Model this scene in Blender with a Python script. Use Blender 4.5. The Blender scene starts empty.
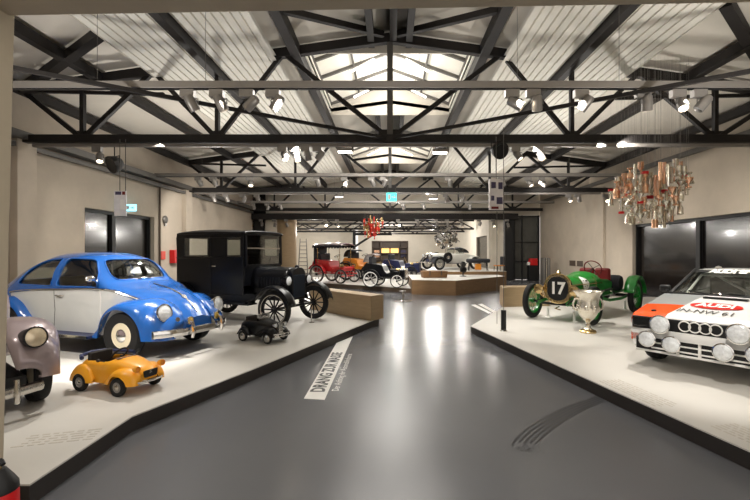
import bpy, bmesh, math, random
from mathutils import Vector, Matrix
random.seed(7)
SC = bpy.context.scene
COL = SC.collection
F, CAM, UX, UY = 420.0, 1.67, 390.0, 252.0     # focal length in pixels, eye height, vanishing point
PI = math.pi
def at(u, v, Y): return Vector(((u-UX)/F*Y, Y, CAM-(v-UY)/F*Y))
def onp(u, v, h):
    Y = F*(CAM-h)/(v-UY); return Vector(((u-UX)/F*Y, Y, h))
def V(*a): return Vector(a)
def R(d): return math.radians(d)
def rotz(d): return Matrix.Rotation(R(d), 4, 'Z')
def T(x, y, z): return Matrix.Translation((x, y, z))

# ------------------------------------------------------------------ materials
def lin(c):
    return tuple(((x/255)/12.92 if x/255 <= .04045 else ((x/255+.055)/1.055)**2.4) for x in c)
MATS = {}
def mat(name, rgb, rough=.5, metal=0., var=.0, scale=6., bump=0., bscale=None, emit=0., coat=0., trans=0., alpha=1., ior=1.45, rvar=0., stretch=None):
    m = bpy.data.materials.new(name); m.use_nodes = True
    nt = m.node_tree; b = nt.nodes['Principled BSDF']
    col = lin(rgb)+(1,)
    b.inputs['Base Color'].default_value = col
    b.inputs['Roughness'].default_value = rough
    b.inputs['Metallic'].default_value = metal
    b.inputs['Coat Weight'].default_value = coat
    b.inputs['Coat Roughness'].default_value = .06
    b.inputs['Transmission Weight'].default_value = trans
    b.inputs['IOR'].default_value = ior
    b.inputs['Alpha'].default_value = alpha
    if emit:
        b.inputs['Emission Color'].default_value = col; b.inputs['Emission Strength'].default_value = emit
    if var or bump or rvar:
        tc = nt.nodes.new('ShaderNodeTexCoord'); mp = nt.nodes.new('ShaderNodeMapping')
        if stretch: mp.inputs['Scale'].default_value = stretch
        nt.links.new(tc.outputs['Object'], mp.inputs['Vector'])
        n = nt.nodes.new('ShaderNodeTexNoise'); n.inputs['Scale'].default_value = scale; n.inputs['Detail'].default_value = 6; n.inputs['Roughness'].default_value = .6
        nt.links.new(mp.outputs[0], n.inputs['Vector'])
        if var:
            r = nt.nodes.new('ShaderNodeMapRange'); r.inputs[1].default_value = .3; r.inputs[2].default_value = .7
            r.inputs[3].default_value = 1-var; r.inputs[4].default_value = 1+var
            nt.links.new(n.outputs['Fac'], r.inputs[0])
            x = nt.nodes.new('ShaderNodeVectorMath'); x.operation = 'SCALE'; x.inputs[0].default_value = col[:3]
            nt.links.new(r.outputs[0], x.inputs['Scale']); nt.links.new(x.outputs[0], b.inputs['Base Color'])
        if rvar:
            r2 = nt.nodes.new('ShaderNodeMapRange'); r2.inputs[1].default_value = .3; r2.inputs[2].default_value = .7
            r2.inputs[3].default_value = max(.02, rough-rvar); r2.inputs[4].default_value = rough+rvar
            nt.links.new(n.outputs['Fac'], r2.inputs[0]); nt.links.new(r2.outputs[0], b.inputs['Roughness'])
        if bump:
            n2 = nt.nodes.new('ShaderNodeTexNoise'); n2.inputs['Scale'].default_value = bscale or scale*4; n2.inputs['Detail'].default_value = 4
            nt.links.new(mp.outputs[0], n2.inputs['Vector'])
            bp = nt.nodes.new('ShaderNodeBump'); bp.inputs['Strength'].default_value = bump; bp.inputs['Distance'].default_value = .02
            nt.links.new(n2.outputs['Fac'], bp.inputs['Height']); nt.links.new(bp.outputs[0], b.inputs['Normal'])
    MATS[name] = m; return m
mat('concrete_floor', (93,94,98), .25, var=.06, scale=.35, rvar=.03, bump=.02, bscale=30)
mat('plinth_top', (200,197,191), .45, var=.05, scale=1.2, rvar=.05)
mat('plinth_edge', (44,40,38), .5, var=.08, scale=5)
mat('plaster', (190,178,162), .85, var=.08, scale=1.3, bump=.12, bscale=14)
mat('plaster_white', (222,214,200), .85, var=.05, scale=1.3, bump=.08, bscale=14)
mat('frame_plaster', (184,172,150), .85, var=.07, scale=2, bump=.1, bscale=20)
mat('roof_board', (205,198,186), .9, var=.05, scale=1.1)
mat('roof_panel', (214,210,200), .7, var=.03, scale=2)
mat('lantern_white', (250,246,234), .8, var=.02)
mat('steel', (40,37,36), .6, .25, var=.1, scale=9)
mat('steel_grey', (104,101,97), .5, .3, var=.06, scale=9)
mat('track_grey', (138,133,128), .45, .4, var=.04)
mat('lamp_grey', (146,142,138), .4, .5, var=.05, scale=20)
mat('black', (18,18,19), .5, var=.1, scale=8)
mat('rubber', (20,20,21), .75, var=.12, scale=22, bump=.1)
mat('dark_metal', (34,34,36), .4, .5, var=.1, scale=14)
mat('chrome', (225,224,222), .12, 1., var=.02)
mat('chrome_soft', (205,202,196), .25, 1., var=.04, scale=14)
mat('lens', (232,236,240), .16, .2, var=.16, scale=26, bump=.5, bscale=34, coat=.5)
mat('warm_lens', (222,206,178), .16, .3, var=.08, scale=30, coat=.5)
mat('amber_lens', (226,190,96), .15, .3, var=.06, scale=30, coat=.6)
mat('oak', (166,143,112), .55, var=.10, scale=3, stretch=(1,1,7), bump=.05)
mat('oak_dark', (128,100,70), .5, var=.12, scale=3, stretch=(1,1,7), bump=.05)
mat('oak_end', (82,68,56), .55, var=.1, scale=4)
def pane(name, tint, refl=.1):
    m = bpy.data.materials.new(name); m.use_nodes = True; nt = m.node_tree; nt.nodes.clear()
    o = nt.nodes.new('ShaderNodeOutputMaterial'); mx = nt.nodes.new('ShaderNodeMixShader'); t = nt.nodes.new('ShaderNodeBsdfTransparent'); g = nt.nodes.new('ShaderNodeBsdfGlossy'); lw = nt.nodes.new('ShaderNodeLayerWeight'); mp = nt.nodes.new('ShaderNodeMapRange')
    t.inputs[0].default_value = lin(tint)+(1,); g.inputs['Roughness'].default_value = .03; lw.inputs['Blend'].default_value = .35
    mp.inputs[3].default_value = refl*.5; mp.inputs[4].default_value = .32
    nt.links.new(lw.outputs['Facing'], mp.inputs[0]); nt.links.new(mp.outputs[0], mx.inputs[0]); nt.links.new(t.outputs[0], mx.inputs[1]); nt.links.new(g.outputs[0], mx.inputs[2]); nt.links.new(mx.outputs[0], o.inputs[0])
    MATS[name] = m
pane('car_glass', (240,243,241), .07)
mat('dark_glass', (24,21,20), .16, 0., var=.1, scale=1, coat=.3)
mat('beetle_blue', (32,90,166), .2, .0, var=.05, scale=3, coat=.7)
mat('beetle_white', (206,208,205), .25, var=.02, coat=.5)
mat('dark_blue', (38,46,84), .4, var=.06)
mat('interior', (40,36,33), .8, var=.12, scale=8)
mat('cream', (226,216,190), .4, var=.03)
mat('ford_black', (9,10,14), .28, var=.08, scale=3, coat=.12)
MATS['ford_black'].node_tree.nodes['Principled BSDF'].inputs['Specular IOR Level'].default_value = .3
mat('door_glass', (78,78,74), .08, var=.2, scale=1.2)
mat('radiator_blue', (44,60,78), .4, .4, var=.1, scale=60)
mat('mauve_grey', (146,132,134), .3, .25, var=.05, scale=4, coat=.4)
mat('toy_yellow', (240,166,36), .35, var=.05, scale=7, coat=.3)
mat('racing_green', (20,124,40), .28, var=.05, scale=5, coat=.6)
mat('brass', (202,176,126), .25, 1., var=.06, scale=12)
mat('oxblood', (112,28,26), .5, var=.1, scale=10)
mat('audi_white', (236,236,234), .25, var=.015, coat=.5)
mat('audi_orange', (236,84,26), .25, var=.02, coat=.5)
mat('audi_grey', (162,166,166), .3, .2, var=.02, coat=.4)
mat('audi_black', (20,21,22), .4, var=.05)
mat('audi_red', (206,36,24), .35, var=.02)
mat('silver', (226,220,206), .24, .92, var=.05, scale=18, bump=.05)
mat('copper', (244,196,164), .27, .9, var=.05, scale=18)
mat('red', (200,26,28), .4, var=.04)
mat('vermilion', (214,60,40), .3, var=.05)
mat('carriage_red', (196,28,34), .3, var=.05, coat=.4)
mat('carriage_orange', (222,140,44), .35, var=.05, coat=.4)
mat('canvas_black', (30,31,38), .6, var=.12, scale=10)
mat('roadster_white', (232,232,226), .25, var=.02, coat=.4)
mat('wicker', (120,88,56), .7, var=.2, scale=40, bump=.3)
mat('print_white', (236,234,230), .5, var=.02)
mat('print_dark', (58,58,60), .5, var=.05)
mat('print_light', (190,184,174), .6, var=.03)
mat('skid', (26,26,28), .5, var=.15, scale=30)
mat('banner', (226,222,222), .6, var=.08, scale=8)
mat('banner_pic', (70,64,92), .6, var=.3, scale=30)
mat('exit_green', (60,190,180), .4, emit=1.6)
mat('exit_blue', (110,215,240), .4, emit=2.2)
mat('lamp_glow', (255,236,205), .4, emit=14.)
mat('tube_glow', (255,246,228), .4, emit=5.)
mat('shelf_glow', (255,196,110), .5, emit=.9)
mat('cable', (96,92,88), .5, .3, var=.05)
M = MATS
def MM(x): return MATS[x] if isinstance(x, str) else x

# ------------------------------------------------------------------ mesh builder
class MB:
    def __init__(s): s.v = []; s.f = []; s.m = []; s.mi = 0
    def add(s, vs, fs, X=None):
        o = len(s.v)
        for p in vs:
            p = Vector(p); s.v.append(X @ p if X is not None else p)
        for f in fs: s.f.append([i+o for i in f]); s.m.append(s.mi)
        return s
    def box(s, c, d, X=None, taper=1.):
        x, y, z = [k/2 for k in d]; vs = []
        for a, b in ((-z, 1.), (z, taper)):
            vs += [(c[0]-x*b, c[1]-y*b, c[2]+a), (c[0]+x*b, c[1]-y*b, c[2]+a), (c[0]+x*b, c[1]+y*b, c[2]+a), (c[0]-x*b, c[1]+y*b, c[2]+a)]
        return s.add(vs, [(3,2,1,0), (4,5,6,7), (0,1,5,4), (1,2,6,5), (2,3,7,6), (3,0,4,7)], X)
    def bar(s, p0, p1, w, h, up=(0,0,1)):
        p0 = Vector(p0); p1 = Vector(p1); d = (p1-p0).normalized(); up = Vector(up)
        if abs(d.dot(up)) > .98: up = Vector((0,1,0))
        a = d.cross(up).normalized(); b = a.cross(d).normalized()
        vs = [p+a*i*w/2+b*j*h/2 for p in (p0, p1) for i, j in ((-1,-1),(1,-1),(1,1),(-1,1))]
        return s.add(vs, [(3,2,1,0), (4,5,6,7), (0,1,5,4), (1,2,6,5), (2,3,7,6), (3,0,4,7)])
    def grid(s, rows, closed=False, cap=False, loop=False, mfn=None):
        n = len(rows[0]); o = len(s.v)
        for r in rows:
            for p in r: s.v.append(Vector(p))
        k = len(rows)
        for i in range(k if loop else k-1):
            for j in range(n if closed else n-1):
                a = o+i*n+j; b = o+i*n+(j+1) % n; i2 = (i+1) % k
                s.f.append([a, b, o+i2*n+(j+1) % n, o+i2*n+j]); s.m.append(mfn(i, j) if mfn else s.mi)
        if cap:
            for i in (0, k-1):
                s.f.append([o+i*n+j for j in range(n)]); s.m.append(mfn(i if i == 0 else k-2, -1) if mfn else s.mi)
        return s
    def path(s, pts, r, n=8, closed=False, flat=1.):
        pts = [Vector(p) for p in pts]; rs = r if isinstance(r, (list, tuple)) else [r]*len(pts)
        rows = []; k = len(pts); a = None
        for i, p in enumerate(pts):
            d = (pts[(i+1) % k]-pts[i-1]) if closed else (pts[min(i+1, k-1)]-pts[max(i-1, 0)])
            d.normalize()
            if a is None:
                a = d.orthogonal().normalized() if abs(d.z) > .95 else d.cross(Vector((0,0,1))).normalized()
            else:
                a = (a-d*a.dot(d)).normalized()
            b = d.cross(a)
            rows.append([p+(a*math.cos(t*2*PI/n)+b*math.sin(t*2*PI/n)*flat)*rs[i] for t in range(n)])
        return s.grid(rows, True, not closed, closed)
    def tube(s, p0, p1, r, r2=None, n=10): return s.path([p0, p1], [r, r if r2 is None else r2], n)
    def lathe(s, prof, n=24, X=None, open_=False):
        rows = []
        for r, z in prof:
            rows.append([Vector((max(r, 1e-4)*math.cos(t*2*PI/n), max(r, 1e-4)*math.sin(t*2*PI/n), z)) for t in range(n)])
        if X is not None: rows = [[X @ p for p in q] for q in rows]
        return s.grid(rows, True, not open_, open_)
    def ball(s, c, r, nu=16, nv=10, X=None):
        if not isinstance(r, (tuple, list)): r = (r, r, r)
        rows = []
        for i in range(nv+1):
            a = -PI/2+PI*i/nv; ca = max(math.cos(a), 1e-3)
            rows.append([Vector((c[0]+r[0]*ca*math.cos(t*2*PI/nu), c[1]+r[1]*ca*math.sin(t*2*PI/nu), c[2]+r[2]*math.sin(a))) for t in range(nu)])
        if X is not None: rows = [[X @ p for p in q] for q in rows]
        return s.grid(rows, True, True)
    def prism(s, poly, z0, z1, X=None):
        n = len(poly)
        vs = [(p[0], p[1], z0) for p in poly]+[(p[0], p[1], z1) for p in poly]
        fs = [list(range(n))[::-1], list(range(n, 2*n))]+[[i, (i+1) % n, n+(i+1) % n, n+i] for i in range(n)]
        return s.add(vs, fs, X)
    def ring(s, c, Rr, r, axis=(0,1,0), n=28, k=8, sc=(1,1)):
        q = Vector(axis).to_track_quat('Z', 'Y').to_matrix()
        return s.path([Vector(c)+q @ Vector((Rr*sc[0]*math.cos(t*2*PI/n), Rr*sc[1]*math.sin(t*2*PI/n), 0)) for t in range(n)], r, k, True)
    def disc(s, c, axis, r, h=.01, n=24, r2=None):
        q = Vector(axis).to_track_quat('Z', 'Y').to_matrix().to_4x4(); r2 = r if r2 is None else r2
        return s.lathe([(0, 0), (r, 0), (r2, h), (0, h)], n, Matrix.Translation(c) @ q)
    def mesh(s, name, mats, sharp=35):
        me = bpy.data.meshes.new(name)
        me.from_pydata([tuple(p) for p in s.v], [], s.f)
        for m in (mats if isinstance(mats, (list, tuple)) else [mats]): me.materials.append(MM(m))
        me.polygons.foreach_set('material_index', s.m)
        bm = bmesh.new(); bm.from_mesh(me)
        bmesh.ops.remove_doubles(bm, verts=bm.verts, dist=1e-5)
        bmesh.ops.recalc_face_normals(bm, faces=bm.faces); bm.to_mesh(me); bm.free()
        me.shade_smooth(); me.set_sharp_from_angle(angle=R(sharp)); me.update()
        return me
    def build(s, name, mats, parent=None, bevel=0., solid=0., sharp=35, sub=0, loc=None, rz=None):
        return link(name, s.mesh(name, mats, sharp), parent, bevel, solid, sub, loc, rz)
def link(name, me, parent=None, bevel=0., solid=0., sub=0, loc=None, rz=None):
    o = bpy.data.objects.new(name, me); COL.objects.link(o)
    if parent is not None: o.parent = parent
    if loc is not None: o.location = loc
    if rz is not None: o.rotation_euler = (0, 0, R(rz))
    if solid:
        m = o.modifiers.new('solid', 'SOLIDIFY'); m.thickness = solid; m.offset = -1
    if sub:
        m = o.modifiers.new('sub', 'SUBSURF'); m.levels = m.render_levels = sub
    if bevel:
        m = o.modifiers.new('bevel', 'BEVEL'); m.width = bevel; m.segments = 2; m.limit_method = 'ANGLE'; m.angle_limit = R(40)
    return o
def tag(o, label, cat, group=None, kind=None):
    o['label'] = label; o['category'] = cat
    if group: o['group'] = group
    if kind: o['kind'] = kind
    return o
def thing(name, label, cat, loc=(0,0,0), rz=0, group=None, scale=1.):
    o = bpy.data.objects.new(name, None); o.empty_display_size = .2; COL.objects.link(o)
    o.location = loc; o.rotation_euler = (0, 0, R(rz)); o.scale = (scale,)*3
    return tag(o, label, cat, group)
def struct(name, mb, mats, **k):
    o = mb.build(name, mats, **k); o['kind'] = 'structure'; return o
def copy_tree(o, parent=None):
    c = o.copy(); COL.objects.link(c)
    if parent is not None: c.parent = parent
    for ch in list(o.children): copy_tree(ch, c)
    return c
def pchip(xs, ys):
    n = len(xs); h = [xs[i+1]-xs[i] for i in range(n-1)]; d = [(ys[i+1]-ys[i])/h[i] for i in range(n-1)]
    m = [d[0]]+[0]*(n-2)+[d[-1]]
    for i in range(1, n-1):
        if d[i-1]*d[i] > 0:
            w1 = 2*h[i]+h[i-1]; w2 = h[i]+2*h[i-1]; m[i] = (w1+w2)/(w1/d[i-1]+w2/d[i])
    def f(x):
        x = min(max(x, xs[0]), xs[-1]); i = 0
        while i < n-2 and x > xs[i+1]: i += 1
        t = (x-xs[i])/h[i]; t2 = t*t; t3 = t2*t
        return (2*t3-3*t2+1)*ys[i]+(t3-2*t2+t)*h[i]*m[i]+(-2*t3+3*t2)*ys[i+1]+(t3-t2)*h[i]*m[i+1]
    return f
def curves(table):                       # rows of (x, a, b, ...) -> one interpolator per column
    table = sorted(table); xs = [r[0] for r in table]
    return xs, [pchip(xs, [r[k] for r in table]) for k in range(1, len(table[0]))]
def hull_rows(table, off=0., nx=60):
    xs, (zb, zm, zt, wb, wl, en) = curves(table)
    x0, x1 = xs[0]+off, xs[-1]-off; rows = []
    for i in range(nx+1):
        t = i/nx; t = .5-.5*math.cos(PI*t)*(.6)-.2*math.cos(PI*t)*1. if False else t
        x = x0+(x1-x0)*t
        a, b, c, w, l, n = zb(x)+off, zm(x), zt(x)-off, max(wb(x)-off, .01), max(wl(x)-off, .008), en(x)
        h = [(0, a), (l*.6, a)]
        for k in range(7):
            u = k/6; h.append((l+(w-l)*math.sin(u*PI/2), a+(b-a)*u))
        for k in range(1, 15):
            th = k/14*PI/2; h.append((w*max(math.cos(th), 0)**(2/n) if k < 14 else 0, b+(c-b)*math.sin(th)**(2/n)))
        full = h+[(-y, z) for y, z in h[-2:0:-1]]
        rows.append([Vector((x, y, z)) for y, z in full])
    return rows
def round_poly(pts, r, k=5):
    out = []; n = len(pts); rr = r if isinstance(r, (list, tuple)) else [r]*n
    for i in range(n):
        p = Vector(pts[i]).to_2d(); a = (Vector(pts[i-1]).to_2d()-p); b = (Vector(pts[(i+1) % n]).to_2d()-p)
        q = min(rr[i], a.length*.49, b.length*.49); a.normalize(); b.normalize()
        p0, p1 = p+a*q, p+b*q
        for j in range(k+1):
            t = j/k; out.append(((1-t)**2*p0+2*t*(1-t)*p+t*t*p1)[:])
    return out
XZ = Matrix(((1,0,0,0), (0,0,1,0), (0,1,0,0), (0,0,0,1)))     # (a,b,c) -> x=a, z=b, y=c
YZ = Matrix(((0,0,1,0), (1,0,0,0), (0,1,0,0), (0,0,0,1)))     # (a,b,c) -> y=a, z=b, x=c
def boolean(base, ops, name, mats):
    """base, cutters are MBs; returns a mesh after DIFFERENCE / INTERSECT"""
    bo = base.build('tmp_base', mats); tmp = [bo]
    for op, cut in ops:
        c = cut.build('tmp_cut', mats[0] if isinstance(mats, (list, tuple)) else mats); tmp.append(c)
        m = bo.modifiers.new('b', 'BOOLEAN'); m.operation = op; m.object = c; m.solver = 'EXACT'
    dg = bpy.context.evaluated_depsgraph_get(); dg.update()
    me = bpy.data.meshes.new_from_object(bo.evaluated_get(dg)); me.name = name
    for t in tmp:
        d = t.data; bpy.data.objects.remove(t); bpy.data.meshes.remove(d)
    me.shade_smooth(); me.set_sharp_from_angle(angle=R(30)); return me
def text_mesh(txt, size, fn, name, material, parent=None, bold=0., sx=1., align='CENTER', depth=0., thick=0.):
    cu = bpy.data.curves.new('t', 'FONT'); cu.body = txt; cu.size = size; cu.align_x = align; cu.align_y = 'CENTER'; cu.offset = bold; cu.resolution_u = 3
    o = bpy.data.objects.new('t', cu); COL.objects.link(o)
    dg = bpy.context.evaluated_depsgraph_get(); dg.update()
    me = bpy.data.meshes.new_from_object(o.evaluated_get(dg)); bpy.data.objects.remove(o); bpy.data.curves.remove(cu)
    for v in me.vertices: v.co = fn(v.co.x*sx, v.co.y)
    me.materials.clear(); me.materials.append(MM(material)); me.name = name
    return link(name, me, parent)

# ------------------------------------------------------------------ wheels
def wheel(parent, pos, rad, w, style='disc', side=-1, rim='chrome', rims='cream', nsp=12, steer=0, rimratio=.6, tread='rubber', tname='tire'):
    """a tire (part) with rim, spokes and hub cap (sub-parts); outer face looks to side*y"""
    tag_ = (style, rad, w, rim, rims, nsp, rimratio, tread)
    X = Matrix.Rotation(-PI/2*side, 4, 'X')      # local z -> side*y
    ri = rad*rimratio; h = w/2
    def cached(key, fn):
        k = tag_+(key, side)
        if k not in WC: WC[k] = fn()
        return WC[k]
    def tire():
        b = MB(); k = (rad-ri)/2
        b.grid([[X @ Vector((r*math.cos(t*2*PI/36), r*math.sin(t*2*PI/36), z)) for t in range(36)] for r, z in
                ((ri, -h*.7), (ri+k*.7, -h), (rad-k*.25, -h*.95), (rad, -h*.6), (rad, h*.6), (rad-k*.25, h*.95), (ri+k*.7, h), (ri, h*.7))], True, False, True)
        return b.mesh('tire', tread)
    t = link(tname, cached('tire', tire), parent, loc=pos); t.rotation_euler = (0, 0, R(steer))
    if style == 'disc':
        def rimf():
            b = MB(); b.mi = 0
            b.lathe([(ri*1.02, h*.72), (ri*.97, h*.8), (ri*.9, h*.55), (ri*.72, h*.45), (ri*.62, h*.6), (0, h*.62), (0, -h*.5), (ri*1.0, -h*.5)], 32, X)
            return b.mesh('rim', rims)
        link('rim', cached('rim', rimf), t)
        link('hub_cap', cached('hub', lambda: MB().lathe([(ri*.55, h*.55), (ri*.52, h*.8), (ri*.36, h*1.0), (ri*.15, h*1.1), (0, h*1.12)], 28, X).mesh('hub_cap', rim)), t)
    else:
        def rimf():
            b = MB(); b.lathe([(ri*1.02, h*.7), (ri*1.0, h*.8), (ri*.9, h*.6), (ri*.88, -h*.6), (ri*1.0, -h*.75), (ri*1.02, -h*.6)], 36, X, True)
            return b.mesh('rim', rims)
        link('rim', cached('rim', rimf), t)
        link('hub', cached('hub', lambda: MB().lathe([(rad*.15, -h*.7), (rad*.15, h*.6), (rad*.09, h*.9), (rad*.08, h*1.5), (0, h*1.6)], 20, X).mesh('hub', rim)), t)
        if style == 'wood':
            me = cached('spoke', lambda: MB().path([X @ Vector((rad*.12, 0, 0)), X @ Vector((rad*.5*rimratio+rad*.1, 0, 0)), X @ Vector((ri*.93, 0, 0))], [rad*.045, rad*.038, rad*.032], 8).mesh('spoke', rims))
            for k in range(nsp):
                s = link('spoke', me, t); s.rotation_euler = (0, 2*PI*k/nsp, 0)
        else:
            def wires():
                b = MB()
                for k in range(nsp):
                    for zz in (h*.6, -h*.5):
                        a = 2*PI*k/nsp; a2 = a+(.28 if k % 2 else -.28)
                        b.path([X @ Vector((rad*.13*math.cos(a), rad*.13*math.sin(a), zz)), X @ Vector((ri*.92*math.cos(a2), ri*.92*math.sin(a2), 0))], max(rad*.011, .0035), 5)
                return b.mesh('wire_spoke_web', rims)
            link('wire_spoke_web', cached('wires', wires), t)
    return t
WC = {}
def fender(table, cx, cz, ra, low=.28, nx=44, ny=14, pw=.8, side=1, rise=None):
    """swept mudguard shell: table rows (x, ztop, y_out, y_in); wheel arch of radius ra round (cx, cz)"""
    xs, (zt, yo, yi) = curves(table); rows = []
    for i in range(nx+1):
        x = xs[0]+(xs[-1]-xs[0])*i/nx; d = abs(x-cx)
        e = cz+math.sqrt(max(ra*ra-d*d, 0)) if d < ra else low
        e = max(e, low)
        if rise: e = max(e, low+(x-rise[0])*rise[1])
        e = min(e, zt(x)-.03)
        r = []
        for k in range(ny+1):
            a = k/ny*PI/2
            r.append(Vector((x, side*(yi(x)+(yo(x)-yi(x))*max(math.sin(a), 0)**pw), e+(zt(x)-e)*max(math.cos(a), 0)**pw)))
        r.append(Vector((x, side*(yo(x)-.03), e+.005)))
        rows.append(r)
    return MB().grid(rows)
def headlamp(parent, c, axis, r, depth=.14, shell='chrome', lens='lens', name='headlamp', ringr=.14, flat=.35):
    q = Matrix.Translation(c) @ Vector(axis).to_track_quat('Z', 'Y').to_matrix().to_4x4()
    o = MB().lathe([(0, -depth), (r*.45, -depth*.92), (r*.8, -depth*.6), (r, -depth*.1), (r*1.04, 0), (r*1.04, .012), (r*.93, .016), (r*.92, .0)], 28, q).build(name, shell, parent)
    MB().lathe([(r*.93, .0), (r*.9, r*flat*.35), (r*.6, r*flat*.8), (0, r*flat)], 24, q).build('lens', lens, o)
    return o
for k_ in ('lamp_glow', 'tube_glow', 'exit_green', 'exit_blue', 'shelf_glow'):
    MATS[k_].cycles.emission_sampling = 'NONE'
# ================================================================== THE HALL
XL, XR = -8.25, 9.0
Y0, YB, YF = 2.38, 25.0, 41.0
HB = CAM+2.5                                             # truss bottom chord
def RZ(x): return CAM+4.75-.14*abs(x)                    # underside of the rafters
struct('floor', MB().box((0.3, 18.5, -.1), (22, 49, .2)), 'concrete_floor')
DY0, DY1 = 11.35, 14.7                                    # left door
b = MB(); TH = .4; top = 5.6
for y0, y1, z0 in ((Y0-.15, DY0, 0), (DY1, YB+.2, 0), (DY0, DY1, 2.88)):
    b.box((XL-TH/2, (y0+y1)/2, (z0+top)/2), (TH, y1-y0, top-z0))
struct('wall_left', b, 'plaster')
b = MB(); GY0, GY1 = 6.2, 15.6                           # dark glazing, right
for y0, y1, z0 in ((Y0-.15, GY0, 0), (GY1, YB+.2, 0), (GY0, GY1, 2.68)):
    b.box((XR+TH/2, (y0+y1)/2, (z0+top)/2), (TH, y1-y0, top-z0))
struct('wall_right', b, 'plaster')
# pilasters and seams on the long walls
b = MB()
for y in (9.35, 16.9): b.box((XL+.09, y, 2.1), (.18, .5, 4.2))
struct('trim_1', b, 'plaster', bevel=.01)
b = MB(); b.box((XR-.05, 17.9, 2.2), (.1, .7, 4.4))
struct('trim_2', b, 'plaster', bevel=.01)
# entrance wall with the opening we look through
b = MB(); OX0, OX1, OZ = -2.29, 2.75, CAM+1.39
b.prism([(XL, 0), (-2.315, 0), (-2.235, 3.2), (-2.235, 6.4), (XL, 6.4)], Y0-.13, Y0+.13, XZ); b.box(((XR+OX1)/2, Y0, 3.2), (XR-OX1, .26, 6.4))
b.add([(OX0, Y0-.13, OZ), (OX1, Y0-.26, OZ), (OX1, Y0-.055, OZ), (OX0, Y0+.10, OZ), (OX0, Y0-.13, 6.4), (OX1, Y0-.26, 6.4), (OX1, Y0-.055, 6.4), (OX0, Y0+.10, 6.4)],
      [(3,2,1,0), (4,5,6,7), (0,1,5,4), (1,2,6,5), (2,3,7,6), (3,0,4,7)])
struct('wall_front', b, 'frame_plaster', bevel=.012)
# end wall of the hall: pieces beside and above the wide opening
b = MB()
b.box((XL+.36, YB+.3, CAM+1), (.8, .1, 5.6))
struct('wall_end_left', b, 'black')
b = MB(); b.box((-7.1, YB+.35, 1.9), (.9, .2, 3.9)); b.box((6.35, YB+.35, 1.9), (.85, .5, 3.9)); b.box((.4, YB+.45, 5.1), (17.6, .2, 2.6))
for x in (6.1, 6.45): b.box((x, YB+.1, 1.9), (.06, .08, 3.8))
struct('wall_end', b, 'plaster_white')
# far room behind the opening
b = MB(); b.box((-5.7, 34.1, 2), (5.2, .2, 4)); b.box((-3.05, 33.9, 2), (.4, .5, 4))
struct('wall_far_left', b, 'plaster_white')
b = MB()
for x0, x1, z0 in ((-3.1, -1.75, 0), (1.75, 6.2, 0), (-1.75, 1.75, 2.75)): b.box(((x0+x1)/2, YF, (z0+4.1)/2), (x1-x0, .2, 4.1-z0))
b.box((0, YF+1.6, 2), (5, .1, 4)); struct('wall_back', b, 'plaster_white')
b = MB()
for y0, y1, z0 in ((YB+.6, 26.2, 0), (29.4, YF, 0), (26.2, 29.4, 2.7)): b.box((6.15, (y0+y1)/2, (z0+4.1)/2), (.2, y1-y0, 4.1-z0))
struct('wall_far_right', b, 'plaster_white')
struct('wall_far_side', MB().box((-8.3, 30, 2), (.2, 9.5, 4.1)), 'plaster_white')
struct('ceiling_far', MB().box((-.9, 33.6, CAM+2.42), (15, 16.4, .1)), 'plaster_white')
# doors and windows
def frame_panel(name, X, y0, y1, z1, mull, depth, fr=.09, inward=1):
    b = MB()
    for y in [y0+fr/2, y1-fr/2]+mull: b.box((X, y, z1/2), (depth, fr if y not in mull else fr*1.9, z1))
    for z in (fr/2, z1-fr/2): b.box((X, (y0+y1)/2, z), (depth*.98, y1-y0, fr))
    o = struct(name, b, 'black', bevel=.006)
    g = MB().box((X-inward*depth*.2, (y0+y1)/2, z1/2), (.03, y1-y0-.02, z1-.02)).build('pane', 'dark_glass', o)
    return o
d1 = frame_panel('door_1', XL-.2, DY0, DY1, 2.88, [12.75], .14, inward=1)
MB().box((XL-.1, 12.6, 1.05), (.05, .04, .5)).build('door_handle', 'chrome_soft', d1, bevel=.01)
frame_panel('window_1', XR+.2, GY0, GY1, 2.68, [12.45, 9.3], .16, inward=-1)
b = MB(); fx0, fx1, fz = 7.42, 9.0, CAM+2.2
for x in (fx0+.05, 7.95, fx1-.05): b.box((x, YB+.3, fz/2), (.1 if x != 7.95 else .06, .12, fz))
for z in (.06, 1.1, 2.25, fz-.06): b.box(((fx0+fx1)/2, YB+.3, z), (fx1-fx0, .11, .07))
o = struct('door_2', b, 'black', bevel=.005)
MB().box(((fx0+fx1)/2, YB+.36, fz/2), (fx1-fx0-.05, .02, fz-.05)).build('pane', 'door_glass', o)
struct('trim_3', MB().box((7.12, YB+.15, fz/2), (.5, .35, fz)), 'black', bevel=.02)
b = MB(); b.box((6.22, 27.8, 1.35), (.1, 3.2, 2.7)); struct('door_3', b, 'dark_glass')

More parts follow.
